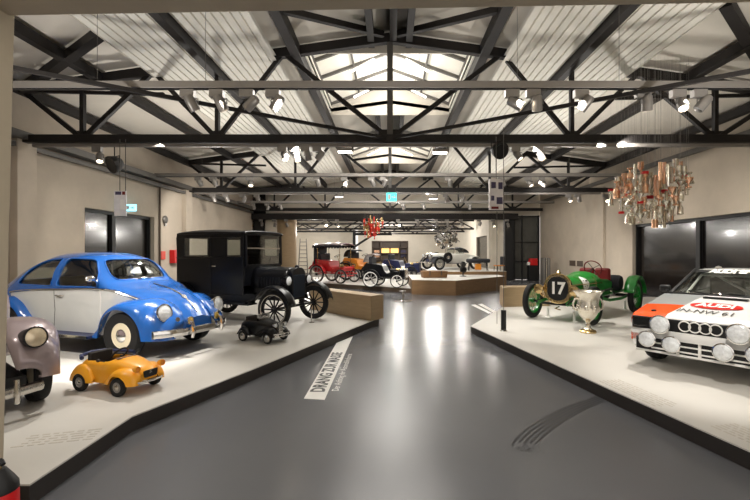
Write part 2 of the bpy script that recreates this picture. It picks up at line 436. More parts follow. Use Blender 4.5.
# ------------------------------------------------------------------ roof
LX = 1.95; LANT = ((9.62, 13.9), (17.25, 21.5))
b = MB()
for s, e in ((-1, XL-.1), (1, XR+.1)):
    a, c = LX, abs(e)
    def q(x0, x1, y0, y1):
        z0, z1 = RZ(x0)+.16, RZ(x1)+.16
        b.add([(s*x0, y0, z0), (s*x1, y0, z1), (s*x1, y1, z1), (s*x0, y1, z0), (s*x0, y0, z0+.12), (s*x1, y0, z1+.12), (s*x1, y1, z1+.12), (s*x0, y1, z0+.12)],
              [(0,1,2,3), (7,6,5,4), (0,4,5,1), (1,5,6,2), (2,6,7,3), (3,7,4,0)])
    q(a, c, Y0-.2, YB+.6); ys = [Y0-.2]+[y for L in LANT for y in L]+[YB+.6]
    for k in range(0, len(ys), 2): q(0, a, ys[k], ys[k+1])
struct('ceiling', b, 'roof_board')
for k, (y0, y1) in enumerate(LANT):
    zc = RZ(LX)+.16; zr = CAM+5.62; zk = zc+.28
    b = MB()
    for s in (-1, 1):
        b.box((s*(LX+.03), (y0+y1)/2, zc+.14), (.06, y1-y0, .34))
        b.add([(s*LX, y0, zk), (s*LX, y1, zk), (0, y1, zr), (0, y0, zr), (s*LX, y0, zk+.05), (s*LX, y1, zk+.05), (0, y1, zr+.05), (0, y0, zr+.05)],
              [(0,1,2,3), (7,6,5,4), (0,4,5,1), (1,5,6,2), (2,6,7,3), (3,7,4,0)])
    b.mi = 1
    for y in (y0-.02, y1+.02):
        b.prism([(-LX, zc-.1), (LX, zc-.1), (LX, zk), (0, zr), (-LX, zk)], y-.02, y+.02, XZ)
    o = struct(f'window_{2+k}', b, ['lantern_white', 'roof_board'])
    f = MB()
    for s in (-1, 1):
        for t in range(5):
            y = y0+.06+(y1-y0-.12)*t/4
            f.bar((s*LX, y, zk-.03), (0, y, zr-.03), .08, .09)
        f.bar((s*LX*.52, y0, zk*.52+zr*.48-.04), (s*LX*.52, y1, zk*.52+zr*.48-.04), .05, .06)
        f.bar((s*LX, y0, zk-.03), (s*LX, y1, zk-.03), .07, .07)
    f.bar((0, y0, zr-.05), (0, y1, zr-.05), .09, .1)
    f.build('glazing_frame', 'steel_grey', o)
# purlins and roof bracing
b = MB()
for x in (-8.15, -6.4, -3.85, 3.85, 6.55, 8.75):
    dz = -.24 if abs(x) == 3.85 else -.02
    b.bar((x, Y0, RZ(x)+dz), (x, YB+.3, RZ(x)+dz), .17, .2)
for x in (-2.08, 2.08):
    b.bar((x, Y0, RZ(x)-.02), (x, YB+.3, RZ(x)-.02), .2, .26)
struct('trim_4', b, 'steel', bevel=.006)
b = MB()
for x in (-.42, .42):
    for y0, y1 in ((Y0, 9.5), (14, 17.1), (21.6, YB+.3)): b.bar((x, y0, RZ(x)+.02), (x, y1, RZ(x)+.02), .14, .2)
b.bar((.07, Y0, RZ(0)-.02), (.07, 9.3, RZ(0)-.02), .15, .2)
struct('trim_5', b, 'steel', bevel=.006)
b = MB()
for s in (-1, 1):
    b.bar((s*.1, 9.2, HB), (s*5.1, 5.72, HB), .055, .06); b.bar((s*5.1, 5.72, HB), (s*8.0, 3.6, HB), .055, .06)
    b.bar((s*.15, 9.1, RZ(.1)-.02), (s*2.0, 7.75, RZ(2)), .1, .12)
b.bar((-5.22, 7.62, RZ(5.3)-.02), (-8.1, 9.25, RZ(8.1)-.06), .17, .17)
b.bar((5.35, 6.7, RZ(5.3)-.02), (8.5, 9.2, RZ(8.5)-.06), .17, .17)
struct('trim_6', b, 'steel')
# cable ducts along the eaves
b = MB(); b.bar((XL+.16, Y0, CAM+2.55), (XL+.16, YB, CAM+2.55), .3, .16); b.bar((XL+.1, Y0, CAM+2.35), (XL+.1, YB, CAM+2.35), .1, .1)
b.bar((XR-.1, Y0, CAM+2.95), (XR-.1, YB, CAM+2.95), .12, .14)
struct('trim_7', b, 'steel_grey')
# ribbed acoustic panels under the rafters
b = MB()
def ribbed(x0, x1, y0, y1):
    s = 1 if x0 > 0 else -1; n = 8; prof = []
    for k in range(n):
        for t, dz in ((0, 0), (.78, 0), (.84, .035), (.94, .035)):
            prof.append((x0+(x1-x0)*(k+t)/n, dz))
    prof.append((x1, 0))
    lo = [Vector((x, y, RZ(x)-.175+dz)) for y in (y0,) for x, dz in prof]
    b.grid([lo, [p+Vector((0, y1-y0, 0)) for p in lo]])
    b.add([(x0, y0, RZ(x0)-.08), (x1, y0, RZ(x1)-.08), (x1, y1, RZ(x1)-.08), (x0, y1, RZ(x0)-.08)], [(0,1,2,3)])
for x0, x1 in ((2.5, 3.74), (3.96, 5.2)):
    for s in (-1, 1):
        ribbed(s*x0, s*x1, Y0+.2, YB)
struct('ceiling_cladding', b, 'roof_panel', sharp=20)
# steel roof trusses
NX = {-1: (2.36, 3.82, 5.24, 6.8, 8.1), 1: (2.48, 4.02, 5.5, 7.2, 8.6)}
def truss(Y, label, hb=HB, xl=-8.2, xr=8.95, k=1., rz=RZ, mt='steel'):
    t = thing('roof_truss', label, 'roof truss', (0, Y, hb), group='steel roof trusses')
    def z(x): return rz(x)-hb-.02
    MB().bar((xl, 0, 0), (xr, 0, 0), .17*k, .17*k).build('bottom_chord', mt, t, bevel=.008)
    for s in (-1, 1):
        E_ = abs(xl)-.05 if s < 0 else xr-.2
        MB().bar((s*.0, 0, z(0)), (s*E_, 0, z(E_)), .15*k, .2*k).build('top_chord', mt, t, bevel=.008)
        nx = NX[s]; pts = [(0, 0), (nx[0], 1), (nx[1], 0), (nx[2], 1), (nx[3], 0), (E_, 1)]
        for (x0, u0), (x1, u1) in zip(pts, pts[1:]):
            MB().bar((s*x0, 0, u0*z(x0)), (s*x1, 0, u1*z(x1)), .085*k, .095*k).build('diagonal', mt, t)
        for x in (nx[1], nx[3]):
            MB().bar((s*x, 0, 0), (s*x, 0, z(x)), .085*k, .1*k).build('post', mt, t)
            MB().box((s*x, 0, .06), (.34*k, .03, .24*k)).build('gusset_plate', mt, t)
        MB().bar((s*E_, 0, z(E_)-.02), (s*5.0, 0, z(E_)-.1), .06, .07).build('tie_rod', mt, t)
    MB().bar((0, 0, 0), (0, 0, z(0)), .13*k, .13*k).build('king_post', 'steel_grey', t)
    MB().box((0, 0, .06), (.5*k, .03, .3*k)).build('gusset_plate', mt, t)
    return t
truss(9.3, 'nearest dark steel truss, with two black loudspeakers hanging under it')
truss(16.95, 'second dark steel truss into the hall, with the green exit sign under its middle')
truss(24.7, 'third dark steel truss, right above the heavy beam at the end of the hall')
for y, lab in ((29.5, 'small low truss in the back room, just beyond the heavy beam'), (33.2, 'small low truss in the back room, over the white roadster'), (37.2, 'farthest small truss, close to the back wall of the back room')):
    t = thing('roof_truss', lab, 'roof truss', (0, y, CAM+1.62), group='small trusses of the back room')
    x0, x1 = (-7.9, 5.9) if y < 33.5 else (-2.7, 5.9)
    MB().bar((x0, 0, 0), (x1, 0, 0), .13, .13).build('bottom_chord', 'steel', t); MB().bar((x0, 0, .6), (x1, 0, .6), .13, .13).build('top_chord', 'steel', t)
    n = int((x1-x0)/1.1)
    for k in range(n):
        a = x0+(x1-x0)*k/n; c = x0+(x1-x0)*(k+1)/n
        MB().bar((a, 0, .6*(k % 2)), (c, 0, .6*((k+1) % 2)), .07, .08).build('diagonal', 'steel', t)
b = MB(); b.bar((-8.2, YB, CAM+2.1), (7.6, YB, CAM+2.1), .3, .36)
tag(b.build('ceiling_beam', 'steel', bevel=.02), 'long heavy dark beam carrying small spotlights at the end of the hall', 'beam')
# round pale column and ladder behind the sedan
tag(MB().lathe([(.6, 0), (.6, 3.75), (0, 3.75)], 40, T(-6.3, 25.6, 0)).build('round_column', 'oak'), 'big round pale brown column behind the black sedan', 'column')
t = thing('step_ladder', 'narrow folded ladder leaning on the far pale wall behind the black sedan', 'ladder', (-5.72, 27.6, 0))
MB().bar((-.32, 0, 0), (-.2, .1, 2.55), .05, .08).build('rail', 'steel_grey', t); MB().bar((.32, 0, 0), (.2, .1, 2.55), .05, .08).build('rail', 'steel_grey', t)
for k in range(9): MB().bar((-.31+.012*k, .1*k/9, .25+.26*k), (.31-.012*k, .1*k/9, .25+.26*k), .06, .04).build('rung', 'steel_grey', t)
t = thing('roof_prop', 'dark wooden bracket with a slanting brace against the far wall', 'bracket', (-2.85, 33.5, 0))
MB().bar((0, 0, 1.9), (0, 0, 3.4), .22, .22).build('post', 'black', t); MB().bar((0, 0, 3.1), (3.0, 0, 3.1), .2, .2).build('beam', 'black', t); MB().bar((.05, 0, 2.1), (1.5, 0, 3.05), .16, .16).build('brace', 'black', t)
# lit showcase in the back wall
t = thing('display_cabinet', 'dark shelving cabinet with glowing amber compartments on the back wall', 'cabinet', (0.0, YF+.1, 0))
b = MB()
for x in (-1.72, -.9, 0, .9, 1.72): b.box((x, 0, 1.37), (.1, .5, 2.75))
for z in (.05, .9, 1.55, 2.1, 2.7): b.box((0, 0, z), (3.5, .5, .09))
b.build('frame', 'oak_end', t)
MB().box((0, .3, 1.37), (3.5, .05, 2.75)).build('back_panel', 'oak_end', t)
for x in (-.45, .45): MB().box((x, .24, 1.8), (.75, .03, .46)).build('lit_compartment', 'shelf_glow', t)
for x in (-1.3, 1.3): MB().box((x, .2, 1.5), (.5, .1, .7)).build('picture', 'copper' if x < 0 else 'banner_pic', t)

# ------------------------------------------------------------------ plinths, benches
PH = .15
def plat(name, pts, h, label, cat, top='plinth_top', edge='plinth_edge', z0=0., lip=.02):
    o = MB().prism(pts, z0+.001, h-.012).build(name, edge, bevel=.004)
    c = MB().prism([(x, y) for x, y in pts], h-.012, h).build('top_board', top, o)
    return tag(o, label, cat)
PL = [(-.42, 9.25), (-1.80, 5.41), (-2.39, 3.89), (-2.36, 2.75), (-8.2, 2.75), (-8.2, 14.4), (-3.2, 14.4), (-.25, 9.7)]
plat('display_plinth', PL, PH, 'low pale platform on the left, under the blue and white car', 'plinth')
PR = [(1.66, 8.63), (2.44, 4.66), (2.75, 3.21), (2.82, 2.75), (8.95, 2.75), (8.95, 14.2), (4.6, 14.2), (3.15, 11.7)]
plat('display_plinth', PR, PH, 'low pale platform on the right, under the white rally car', 'plinth')
PF = [(.84, 17.0), (-3.15, 20.0), (-5.3, 21.0), (-5.3, 24.8), (1.85, 24.8), (1.85, 20.3), (.84, 20.3)]
plat('display_plinth', PF, .2, 'pale platform in the middle distance, under the red veteran car', 'plinth', edge='oak_end')
P1_ = [(.86, 16.5), (2.52, 16.05), (5.2, 18.96), (5.2, 20.2), (.86, 20.2)]
plat('display_plinth', P1_, .58, 'knee-high dark wooden platform end facing the aisle, below the white roadster', 'plinth', edge='oak_dark')
P2_ = [(1.9, 20.21), (5.6, 20.21), (5.6, 26), (1.9, 26)]
plat('display_plinth', P2_, .74, 'higher wooden platform that carries the white roadster', 'plinth', edge='oak_dark')
A = V(-.42, 9.25); d = V(-1.07, 1.22).normalized(); e = V(.62, .78)*.44
plat('bench', [(A.x, A.y), (A.x+e.x, A.y+e.y), (A.x+e.x+d.x*2.6, A.y+e.y+d.y*2.6), (A.x+d.x*2.6, A.y+d.y*2.6)], .70, 'pale wooden block bench at the end of the left platform, beside the black sedan', 'bench', top='oak', edge='oak', z0=.15)
plat('bench', [(3.12, 11.6), (4.5, 11.83), (4.5, 12.4), (3.2, 12.25)], .69, 'pale wooden block bench behind the front wheel of the green racing car', 'bench', top='oak', edge='oak', z0=.15)

# printing on the floor
fz = .004
o = MB().prism([(-.98, 4.78), (-.738, 4.74), (-.738, 8.3), (-.98, 7.7)], .0005, fz).build('floor_lettering', 'print_white')
tag(o, 'white floor strip with dark lettering running under the left platform', 'floor sign')
text_mesh('DRANG ZUR MASSE', .235, lambda x, y: V(-.86-y, 5.98+x, fz+.001), 'heading_lettering', 'print_dark', o, sx=.94, bold=.008)
text_mesh('Der Aufstieg der Automobilindustrie', .12, lambda x, y: V(-.655-y, 5.95+x, .0035), 'subtitle_lettering', 'print_white', o, sx=1.02)
# caption text printed on the platforms (too small to read in the photo: rows of short dashes)
def caption(cx, cy, rz, rows, wid, label):
    b = MB(); rnd = random.Random(int(cx*100+cy*10)); X = T(cx, cy, PH) @ rotz(rz)
    for r in range(rows):
        x = 0
        while x < wid:
            w = rnd.uniform(.03, .11)
            b.box((x+w/2, -r*.05, .0012), (w, .018, .0018), X); x += w+.025
    tag(b.build('caption_print', 'print_light'), label, 'caption')
caption(-2.42, 3.42, 196, 5, .5, 'faint block of grey caption text on the left platform near its kink')
caption(2.72, 5.0, -80, 6, .8, 'faint block of grey caption text on the right platform in front of the rally car')
caption(3.05, 3.72, -78, 6, .8, 'faint block of grey caption text at the nearest edge of the right platform')
# skid mark: seven curved stripes with a crumbling end
o = None; ctr = [(508, 447), (523, 431), (545, 417), (570, 405), (597, 396)]; oth = [(534, 450), (548, 436), (566, 422), (585, 411), (606, 402)]
ca = [onp(u, v, 0) for u, v in ctr]; cb = [onp(u, v, 0) for u, v in oth]
def cat(P, t):
    t *= len(P)-1; i = min(int(t), len(P)-2); f = t-i
    p0, p1, p2, p3 = P[max(i-1, 0)], P[i], P[i+1], P[min(i+2, len(P)-1)]
    return .5*((2*p1)+(p2-p0)*f+(2*p0-5*p1+4*p2-p3)*f*f+(3*p1-p0-3*p2+p3)*f**3)
b = MB(); N = 5; rnd = random.Random(3)
for k in range(N):
    s0, s1 = k/N+.02, (k+.48)/N
    st = rnd.uniform(.06, .15); rows = []
    for i in range(25):
        t = st+(1-st)*i/24; p, q = cat(ca, t), cat(cb, t)
        rows.append([p.lerp(q, s0)+V(0, 0, .003), p.lerp(q, s1)+V(0, 0, .003)])
    b.grid(rows)
for k in range(60):
    t = abs(rnd.gauss(0, .05)); s = rnd.random(); p = cat(ca, t).lerp(cat(cb, t), s)+V(rnd.gauss(0, .02), rnd.gauss(-.03, .03), .003)
    r = rnd.uniform(.003, .009)
    b.add([p+V(r*math.cos(a+.3), r*math.sin(a+.3), 0) for a in (0, 1.6, 3.1, 4.7)], [(0,1,2,3)])
tag(b.build('tyre_mark', 'skid'), 'black curved tyre skid mark of seven stripes on the grey floor', 'floor marking')
b = MB()
for dx in (0, .35): b.add([onp(471+dx*20, 305-dx*2, 0)+V(0,0,.003), onp(475+dx*20, 304.4-dx*2, 0)+V(0,0,.003), onp(492+dx*15, 313-dx*2, 0)+V(0,0,.003), onp(488.5+dx*15, 313.6-dx*2, 0)+V(0,0,.003)], [(0,1,2,3)])
tag(b.build('floor_lettering', 'print_white'), 'pair of white strips on the floor at the far corner of the right platform', 'floor sign')
# ================================================================== BLUE AND WHITE ROUNDED SALOON
def outline_tube(parent, pts, r, name, material, n=6): return MB().path(pts, r, n).build(name, material, parent)
BT = [(-2.02,.42,.50,.60,.30,.25,2), (-1.95,.34,.55,.80,.44,.36,2), (-1.75,.30,.70,.93,.54,.46,2.1), (-1.4,.29,.84,1.18,.61,.53,2.2), (-1.0,.29,.90,1.385,.66,.59,2.4),
      (-.5,.29,.935,1.505,.68,.62,2.6), (-.05,.29,.95,1.52,.68,.62,2.6), (.33,.29,.965,1.495,.675,.62,2.6), (.52,.29,.97,1.43,.67,.62,2.6), (.86,.29,.965,1.07,.65,.60,2.6),
      (.97,.29,.945,1.035,.63,.585,2.4), (1.1,.29,.89,.995,.57,.53,2.2), (1.35,.29,.80,.94,.50,.46,2.1), (1.58,.29,.69,.845,.43,.40,2.), (1.77,.31,.56,.715,.36,.33,2), (1.91,.36,.46,.55,.26,.25,2)]
def hull_mb(table, off, mfn=None, nx=60):
    b = MB(); b.grid(hull_rows(table, off, nx), True, True, mfn=mfn); return b
pose = dict(loc=(-4.74, 7.0, PH), rz=-17.5)
car = thing('vintage_car', 'blue and white rounded two-door saloon car on the left platform', 'car', **pose)
xs0, xs1 = BT[0][0], BT[-1][0]
def two_tone(i, j):
    x = xs0+(xs1-xs0)*(i+.5)/60
    k = j if j <= 22 else 43-j
    return 1 if 2 <= k < 8 and -1.25 < x < 1.42 else 0
def prismcut(poly, z0, z1, X): return MB().prism(poly, z0, z1, X)
WD = [round_poly([(.67,1.0), (.63,1.2), (.42,1.405), (-.14,1.425), (-.14,1.0)], [.03,.2,.1,.05,.05]),
      round_poly([(-.25,1.0), (-.25,1.42), (-.60,1.395), (-.88,1.26), (-1.05,1.01)], [.05,.05,.2,.2,.05])]
WS = round_poly([(-.50,1.095), (.50,1.095), (.45,1.405), (-.45,1.405)], .13)
RW = [round_poly([(s*.03,1.1), (s*.3,1.12), (s*.26,1.28), (s*.03,1.3)], .06) for s in (1,)]
RW = [round_poly([(-.34,1.05), (.34,1.05), (.28,1.25), (-.28,1.25)], .09)]
cuts = [('DIFFERENCE', hull_mb(BT, .03))]+[('DIFFERENCE', prismcut(p, -1, 1, XZ)) for p in WD]+[('DIFFERENCE', prismcut(WS, .32, 1.45, YZ)), ('DIFFERENCE', prismcut(RW[0], -2, -.9, YZ))]
me = boolean(hull_mb(BT, 0, two_tone), cuts, 'body_shell', ['beetle_blue', 'beetle_white'])
body = link('body_shell', me, car)
def panes(table, cutters, off=.012, th=.008):
    outs = []
    for p, z0, z1, X in cutters:
        outs.append(boolean(hull_mb(table, off), [('DIFFERENCE', hull_mb(table, off+th)), ('INTERSECT', prismcut(p, z0, z1, X))], 'pane', ['car_glass']))
    return outs
gl = panes(BT, [(WD[0], -1, 0, XZ), (WD[0], 0, 1, XZ), (WD[1], -1, 0, XZ), (WD[1], 0, 1, XZ), (WS, .32, 1.45, YZ), (RW[0], -2, -.9, YZ)])
for nm, m in zip(('door_window', 'door_window', 'quarter_window', 'quarter_window', 'windscreen', 'rear_window'), gl): link(nm, m, car)
def surf_pt(table, x, z, side, off=.0):                     # point on the upper half of the hull at height z
    xs, (zb, zm, zt, wb, wl, en) = curves(table)
    a, b, c, w, l, n = zb(x), zm(x), zt(x), wb(x), wl(x), en(x)
    if z >= b:
        s = min(max((z-b)/(c-b), 0), 1)**(n/2); th = math.asin(min(s, 1)); y = w*math.cos(th)**(2/n)
    else:
        u = max((z-a)/(b-a), 0); y = l+(w-l)*math.sin(u*PI/2)
    return Vector((x, side*(y+off), z))
xs_, bc = curves(BT)
for s in (-1, 1):
    outline_tube(car, [surf_pt(BT, x, bc[1](x)+.005, s, .006) for x in [-1.25+2.75*i/40 for i in range(41)]], .013, 'belt_moulding', 'chrome')
    outline_tube(car, [surf_pt(BT, .73+.01*math.sin(k), .32+.66*k/10, s, .004) for k in range(11)], .006, 'door_seam', 'print_white' if s < 0 else 'black', 5)  # near-side seam is white: the door edge highlight painted in
    outline_tube(car, [surf_pt(BT, -.19-.16*max(0, (5-k)/10), .32+.64*k/10, s, .002) for k in range(11)], .004, 'door_seam', 'steel_grey', 5)
    h = surf_pt(BT, -.06, .86, s, .03)
    MB().path([h+V(.07,-s*.03,0), h+V(.05,0,0), h+V(-.06,0,0), h+V(-.07,-s*.03,0)], .011, 8).build('door_handle', 'chrome', car)
for p, s in ((WD[0], -1), (WD[1], -1), (WD[0], 1), (WD[1], 1)):
    MB().path([surf_pt(BT, x, z, s, .002) for x, z in p], .012, 6, True).build('window_trim', 'beetle_blue', car)
xsf = pchip([.2, .26, .62], [1.44, 1.42, 1.07])
def ws_x(y, z):                                             # x of the windscreen surface
    lo, hi = .33, 1.0
    for _ in range(30):
        m = (lo+hi)/2; n = bc[5](m); zz = bc[1](m)+(bc[2](m)-bc[1](m))*max(1-(abs(y)/bc[3](m))**n, 0)**(1/n)
        if zz > z: lo = m
        else: hi = m
    return lo
MB().path([(ws_x(y, z)+.006, y, z) for y, z in WS], .010, 6, True).build('windscreen_trim', 'beetle_blue', car)
for s in (-1, 1):
    p = [(ws_x(s*.12+s*-.33*k/4, 1.1+.05*k/4)+.025, s*.12-s*.33*k/4, 1.1+.05*k/4) for k in range(5)]
    MB().path(p, .008, 6).build('wiper', 'black', car)
# wings, running boards
FF = [(.62,.30,.73,.60), (.70,.38,.755,.56), (.81,.56,.77,.50), (.95,.735,.78,.44), (1.2,.835,.785,.38), (1.45,.845,.775,.32), (1.66,.77,.74,.27), (1.80,.655,.68,.26), (1.89,.53,.60,.28), (1.925,.42,.50,.34)]
RF = [(-1.98,.36,.60,.40), (-1.88,.52,.68,.46), (-1.66,.70,.75,.5), (-1.42,.80,.78,.52), (-1.18,.825,.785,.54), (-.95,.745,.775,.56), (-.76,.56,.755,.58), (-.62,.34,.73,.60)]
for s in (-1, 1):
    fender(FF, 1.2, .32, .385, side=s).build('front_wing', 'beetle_blue', car, solid=.018)
    fender(RF, -1.2, .32, .40, side=s).build('rear_wing', 'beetle_blue', car, solid=.018)
    MB().box((.0, s*.71, .285), (1.36, .22, .045)).build('running_board', 'dark_blue', car, bevel=.012)
    MB().box((.0, s*.823, .292), (1.36, .012, .04)).build('running_board_trim', 'chrome', car)
    MB().path([surf_pt(BT, -.7+.1*k, .30, s, -.02) for k in range(14)], .03, 6).build('sill', 'dark_blue', car)
    headlamp(car, (1.80, s*.55, .66), (1, s*.08, .14), .122, .17, flat=.22)
    headlamp(car, (1.99, s*.27, .52), (1, 0, 0), .058, .08, lens='amber_lens', name='fog_lamp')
    MB().disc((1.90, s*.42, .55), (1, s*.3, .2), .032, .02).build('horn_grille', 'chrome_soft', car)
for x in (1.2, -1.2):
    for s in (-1, 1): wheel(car, (x, s*.665, .33), .33, .155, 'disc', s, steer=0, rimratio=.54)
# bumpers
def bumper(xc, wid, z, bow, sgn, nm):
    pts = [(xc-sgn*bow*(abs(y)/wid)**2.6, y, z) for y in [wid*(-1+2*k/24) for k in range(25)]]
    b = MB(); rows = []
    for x, y, zz in pts: rows.append([V(x+sgn*dx, y, zz+dz) for dx, dz in ((-.01,-.055), (.014,-.045), (.03,0), (.014,.045), (-.01,.055), (-.014,0))])
    b.grid(rows, True, True); o = b.build(nm, 'chrome', car)
    for y in (-.30, .30): MB().path([(xc+sgn*.03, y, z-.09), (xc+sgn*.055, y, z), (xc+sgn*.03, y, z+.13), (xc-sgn*.02, y, z+.15)], [.02,.03,.026,.012], 8).build('overrider', 'chrome', o)
    return o
bumper(2.03, .74, .37, .24, 1, 'front_bumper'); bumper(-2.12, .74, .40, .22, -1, 'rear_bumper')
# bonnet trim, badge, seam, handle
MB().path([(x, 0, bc[2](x)+.006) for x in [1.02+.85*k/24 for k in range(25)]], .012, 6).build('bonnet_moulding', 'chrome', car)
hz = bc[2](1.62); MB().disc((1.62, 0, hz+.004), (.62, 0, .8), .042, .012).build('badge', 'chrome_soft', car)
MB().path([(1.80,-.03,.62), (1.835,-.02,.60), (1.835,.02,.60), (1.80,.03,.62)], .01, 6).build('bonnet_handle', 'chrome', car)
for s in (-1, 1):
    MB().path([surf_pt(BT, x, bc[1](x)+(.02 if x < 1.2 else .02), s, .004) for x in [.95+.9*k/20 for k in range(21)]], .007, 5).build('bonnet_seam', 'dark_blue', car)
MB().path([(.68,-.66,1.06), (.70,-.74,1.11)], .008, 6).build('mirror_arm', 'chrome', car)
MB().ball((.70,-.79,1.135), (.035,.075,.045)).build('door_mirror', 'chrome', car)
for s in (-1, 1):
    MB().box((-.1, s*.3, .62), (.5, .48, .2)).box((-.36, s*.3, .88), (.14, .46, .5)).build('front_seat', 'interior', car, bevel=.05)
MB().box((-1.0, 0, .62), (.5, 1.1, .25)).box((-1.25, 0, .85), (.16, 1.0, .42)).build('rear_seat', 'interior', car, bevel=.05)
MB().ring((.40, .3, .95), .18, .012, (-.8, 0, .5)).build('steering_wheel', 'black', car)
MB().box((.64, 0, .93), (.2, 1.05, .16)).build('dashboard', 'interior', car, bevel=.04)
MB().box((0, 0, .30), (3.2, 1.0, .12)).build('floor_pan', 'black', car)

# ================================================================== MAUVE GREY CAR AT THE LEFT EDGE
GT = [(-1.9,.34,.55,.72,.5,.4,2.4), (-1.6,.28,.8,1.1,.58,.5,2.6), (-1.1,.26,.9,1.42,.62,.56,2.8), (-.8,.26,.92,1.52,.64,.58,3), (-.4,.26,.93,1.52,.64,.58,3), (-.1,.26,.93,1.42,.64,.58,3),
      (.25,.26,.90,.99,.6,.56,2.8), (.7,.28,.82,.90,.46,.44,2.6), (1.3,.30,.70,.80,.32,.30,2.4), (1.55,.33,.56,.68,.24,.23,2.3)]
g = thing('vintage_car', 'mauve grey rounded old car cut off by the left edge, one round headlamp showing', 'car', loc=(-4.93, 4.50, PH), rz=-37)
gw = round_poly([(.10,1.0), (-.12,1.36), (-.55,1.42), (-.55,1.0)], .05); gq = round_poly([(-.65,1.0), (-.65,1.42), (-1.0,1.36), (-1.25,1.0)], .05); gs = round_poly([(-.48,1.04), (.48,1.04), (.44,1.36), (-.44,1.36)], .06)
me = boolean(hull_mb(GT, 0, nx=44), [('DIFFERENCE', hull_mb(GT, .03, nx=44)), ('DIFFERENCE', prismcut(gw, -1, 1, XZ)), ('DIFFERENCE', prismcut(gq, -1, 1, XZ)), ('DIFFERENCE', prismcut(gs, -.2, .7, YZ))], 'body_shell', ['mauve_grey'])
link('body_shell', me, g)
G1 = [(.50,.40,.70,.45), (.66,.58,.74,.42), (.86,.78,.765,.36), (1.1,.87,.775,.33), (1.32,.86,.77,.32), (1.5,.79,.74,.31), (1.62,.73,.70,.31), (1.70,.60,.63,.33), (1.745,.47,.54,.36)]
G2 = [(-1.9,.36,.62,.45), (-1.7,.6,.7,.5), (-1.4,.74,.74,.52), (-1.1,.74,.74,.54), (-.85,.58,.73,.56), (-.7,.36,.72,.58)]
for s in (-1, 1):
    fender(G1, 1.14, .31, .34, low=.30, side=s, pw=.62, rise=(1.46, .22)).build('front_wing', 'mauve_grey', g, solid=.02)
    fender(G2, -1.25, .3, .3, side=s).build('rear_wing', 'mauve_grey', g, solid=.02)
    headlamp(g, (1.70, s*.50, .735), (1, s*.25, .12), .095, .24, shell='dark_metal', lens='warm_lens')
    MB().tube((1.38, s*.2, .66), (1.46, s*.46, .68), .022).build('headlamp_bracket', 'dark_metal', g)
    for x in (1.14, -1.25): wheel(g, (x, s*.63, .31), .31, .14, 'disc', s)
    for xx in (-.45, .0): pass
pts = [(1.76-.12*(abs(y)/.56)**2.4, y, .27) for y in [.56*(-1+2*k/20) for k in range(21)]]
MB().path(pts, .032, 8, flat=1.5).build('front_bumper', 'chrome_soft', g)
for y in (-.36, .36): MB().path([(1.74, y, .17), (1.76, y, .27), (1.74, y, .38)], .022, 8).build('overrider', 'chrome_soft', g)
MB().box((0, 0, .28), (2.8, 1.0, .1)).build('floor_pan', 'black', g)
MB().box((-.3, 0, .7), (.5, 1.0, .25)).box((-.6, 0, .95), (.15, 1.0, .5)).build('front_seat', 'interior', g, bevel=.05)

# ================================================================== BLACK HIGH SEDAN
f = thing('vintage_car', 'tall boxy black veteran sedan with wooden spoke wheels', 'car', loc=(-3.19, 9.42, PH), rz=-22.2)
b = MB(); ZB, ZW0, ZW1, ZT = .62, 1.42, 1.83, 1.93; xr_, xf = -1.46, .42
wins = [(-1.235, -.537), (-.02, .335)]
for s in (-1, 1):
    y = s*.605; edges = [xr_]+[e for w in wins for e in w]+[xf]
    b.box(((xr_+xf)/2, y, (ZB+ZW0)/2), (xf-xr_, .03, ZW0-ZB)); b.box(((xr_+xf)/2, y, (ZW1+ZT)/2), (xf-xr_, .03, ZT-ZW1))
    for k in range(0, len(edges), 2): b.box(((edges[k]+edges[k+1])/2, y, (ZW0+ZW1)/2), (edges[k+1]-edges[k], .03, ZW1-ZW0))
b.box((xr_, 0, (ZB+1.45)/2), (.03, 1.21, 1.45-ZB)); b.box((xr_, 0, 1.88), (.03, 1.21, .1))
for s in (-1, 1): b.box((xr_, s*.44, 1.64), (.03, .34, .42))
b.box((xf, 0, 1.02), (.03, 1.2, .42))
b.box(((xr_+xf)/2, 0, ZB), (xf-xr_, 1.21, .04))
b.build('body_shell', 'ford_black', f, bevel=.012)
rows = []
for k in range(15):
    t = k/14; x = xr_-.06+(xf+.12-xr_)*t; rise = .05*math.sin(PI*min(t*1.15, 1)); wf = 1-.12*max(0, .08-t)/.08
    rows.append([V(x, .645*math.sin(a)*wf, ZT+.0+(rise+.045)*max(math.cos(a), 0)**.6-.015*abs(math.sin(a))**8) for a in [(-1+2*j/16)*PI/2 for j in range(17)]])
MB().grid(rows).build('roof', 'ford_black', f, solid=.05)
for s in (-1, 1):
    for x0, x1, nm in ((-1.235, -.537, 'rear_window'), (-.02, .335, 'door_window')):
        MB().box(((x0+x1)/2, s*.60, (ZW0+ZW1)/2), (x1-x0, .006, ZW1-ZW0)).build(nm, 'car_glass', f)
    for x in (-.46, .42):
        MB().box((x-.0, s*.624, 1.25), (.018, .014, 1.25)).build('door_seam', 'dark_metal', f)
    MB().box((-.5, s*.625, 1.39), (1.9, .02, .03)).build('belt_moulding', 'ford_black', f, bevel=.006)
    MB().path([(-.38, s*.62, 1.22), (-.38, s*.66, 1.22), (-.28, s*.66, 1.22)], .012, 8).build('door_handle', 'chrome_soft', f)
    MB().box((.0, s*.75, .47), (1.55, .26, .03)).build('running_board', 'ford_black', f, bevel=.008)
    MB().box((-.1, s*.60, .55), (1.6, .03, .2)).build('sill_valance', 'ford_black', f)
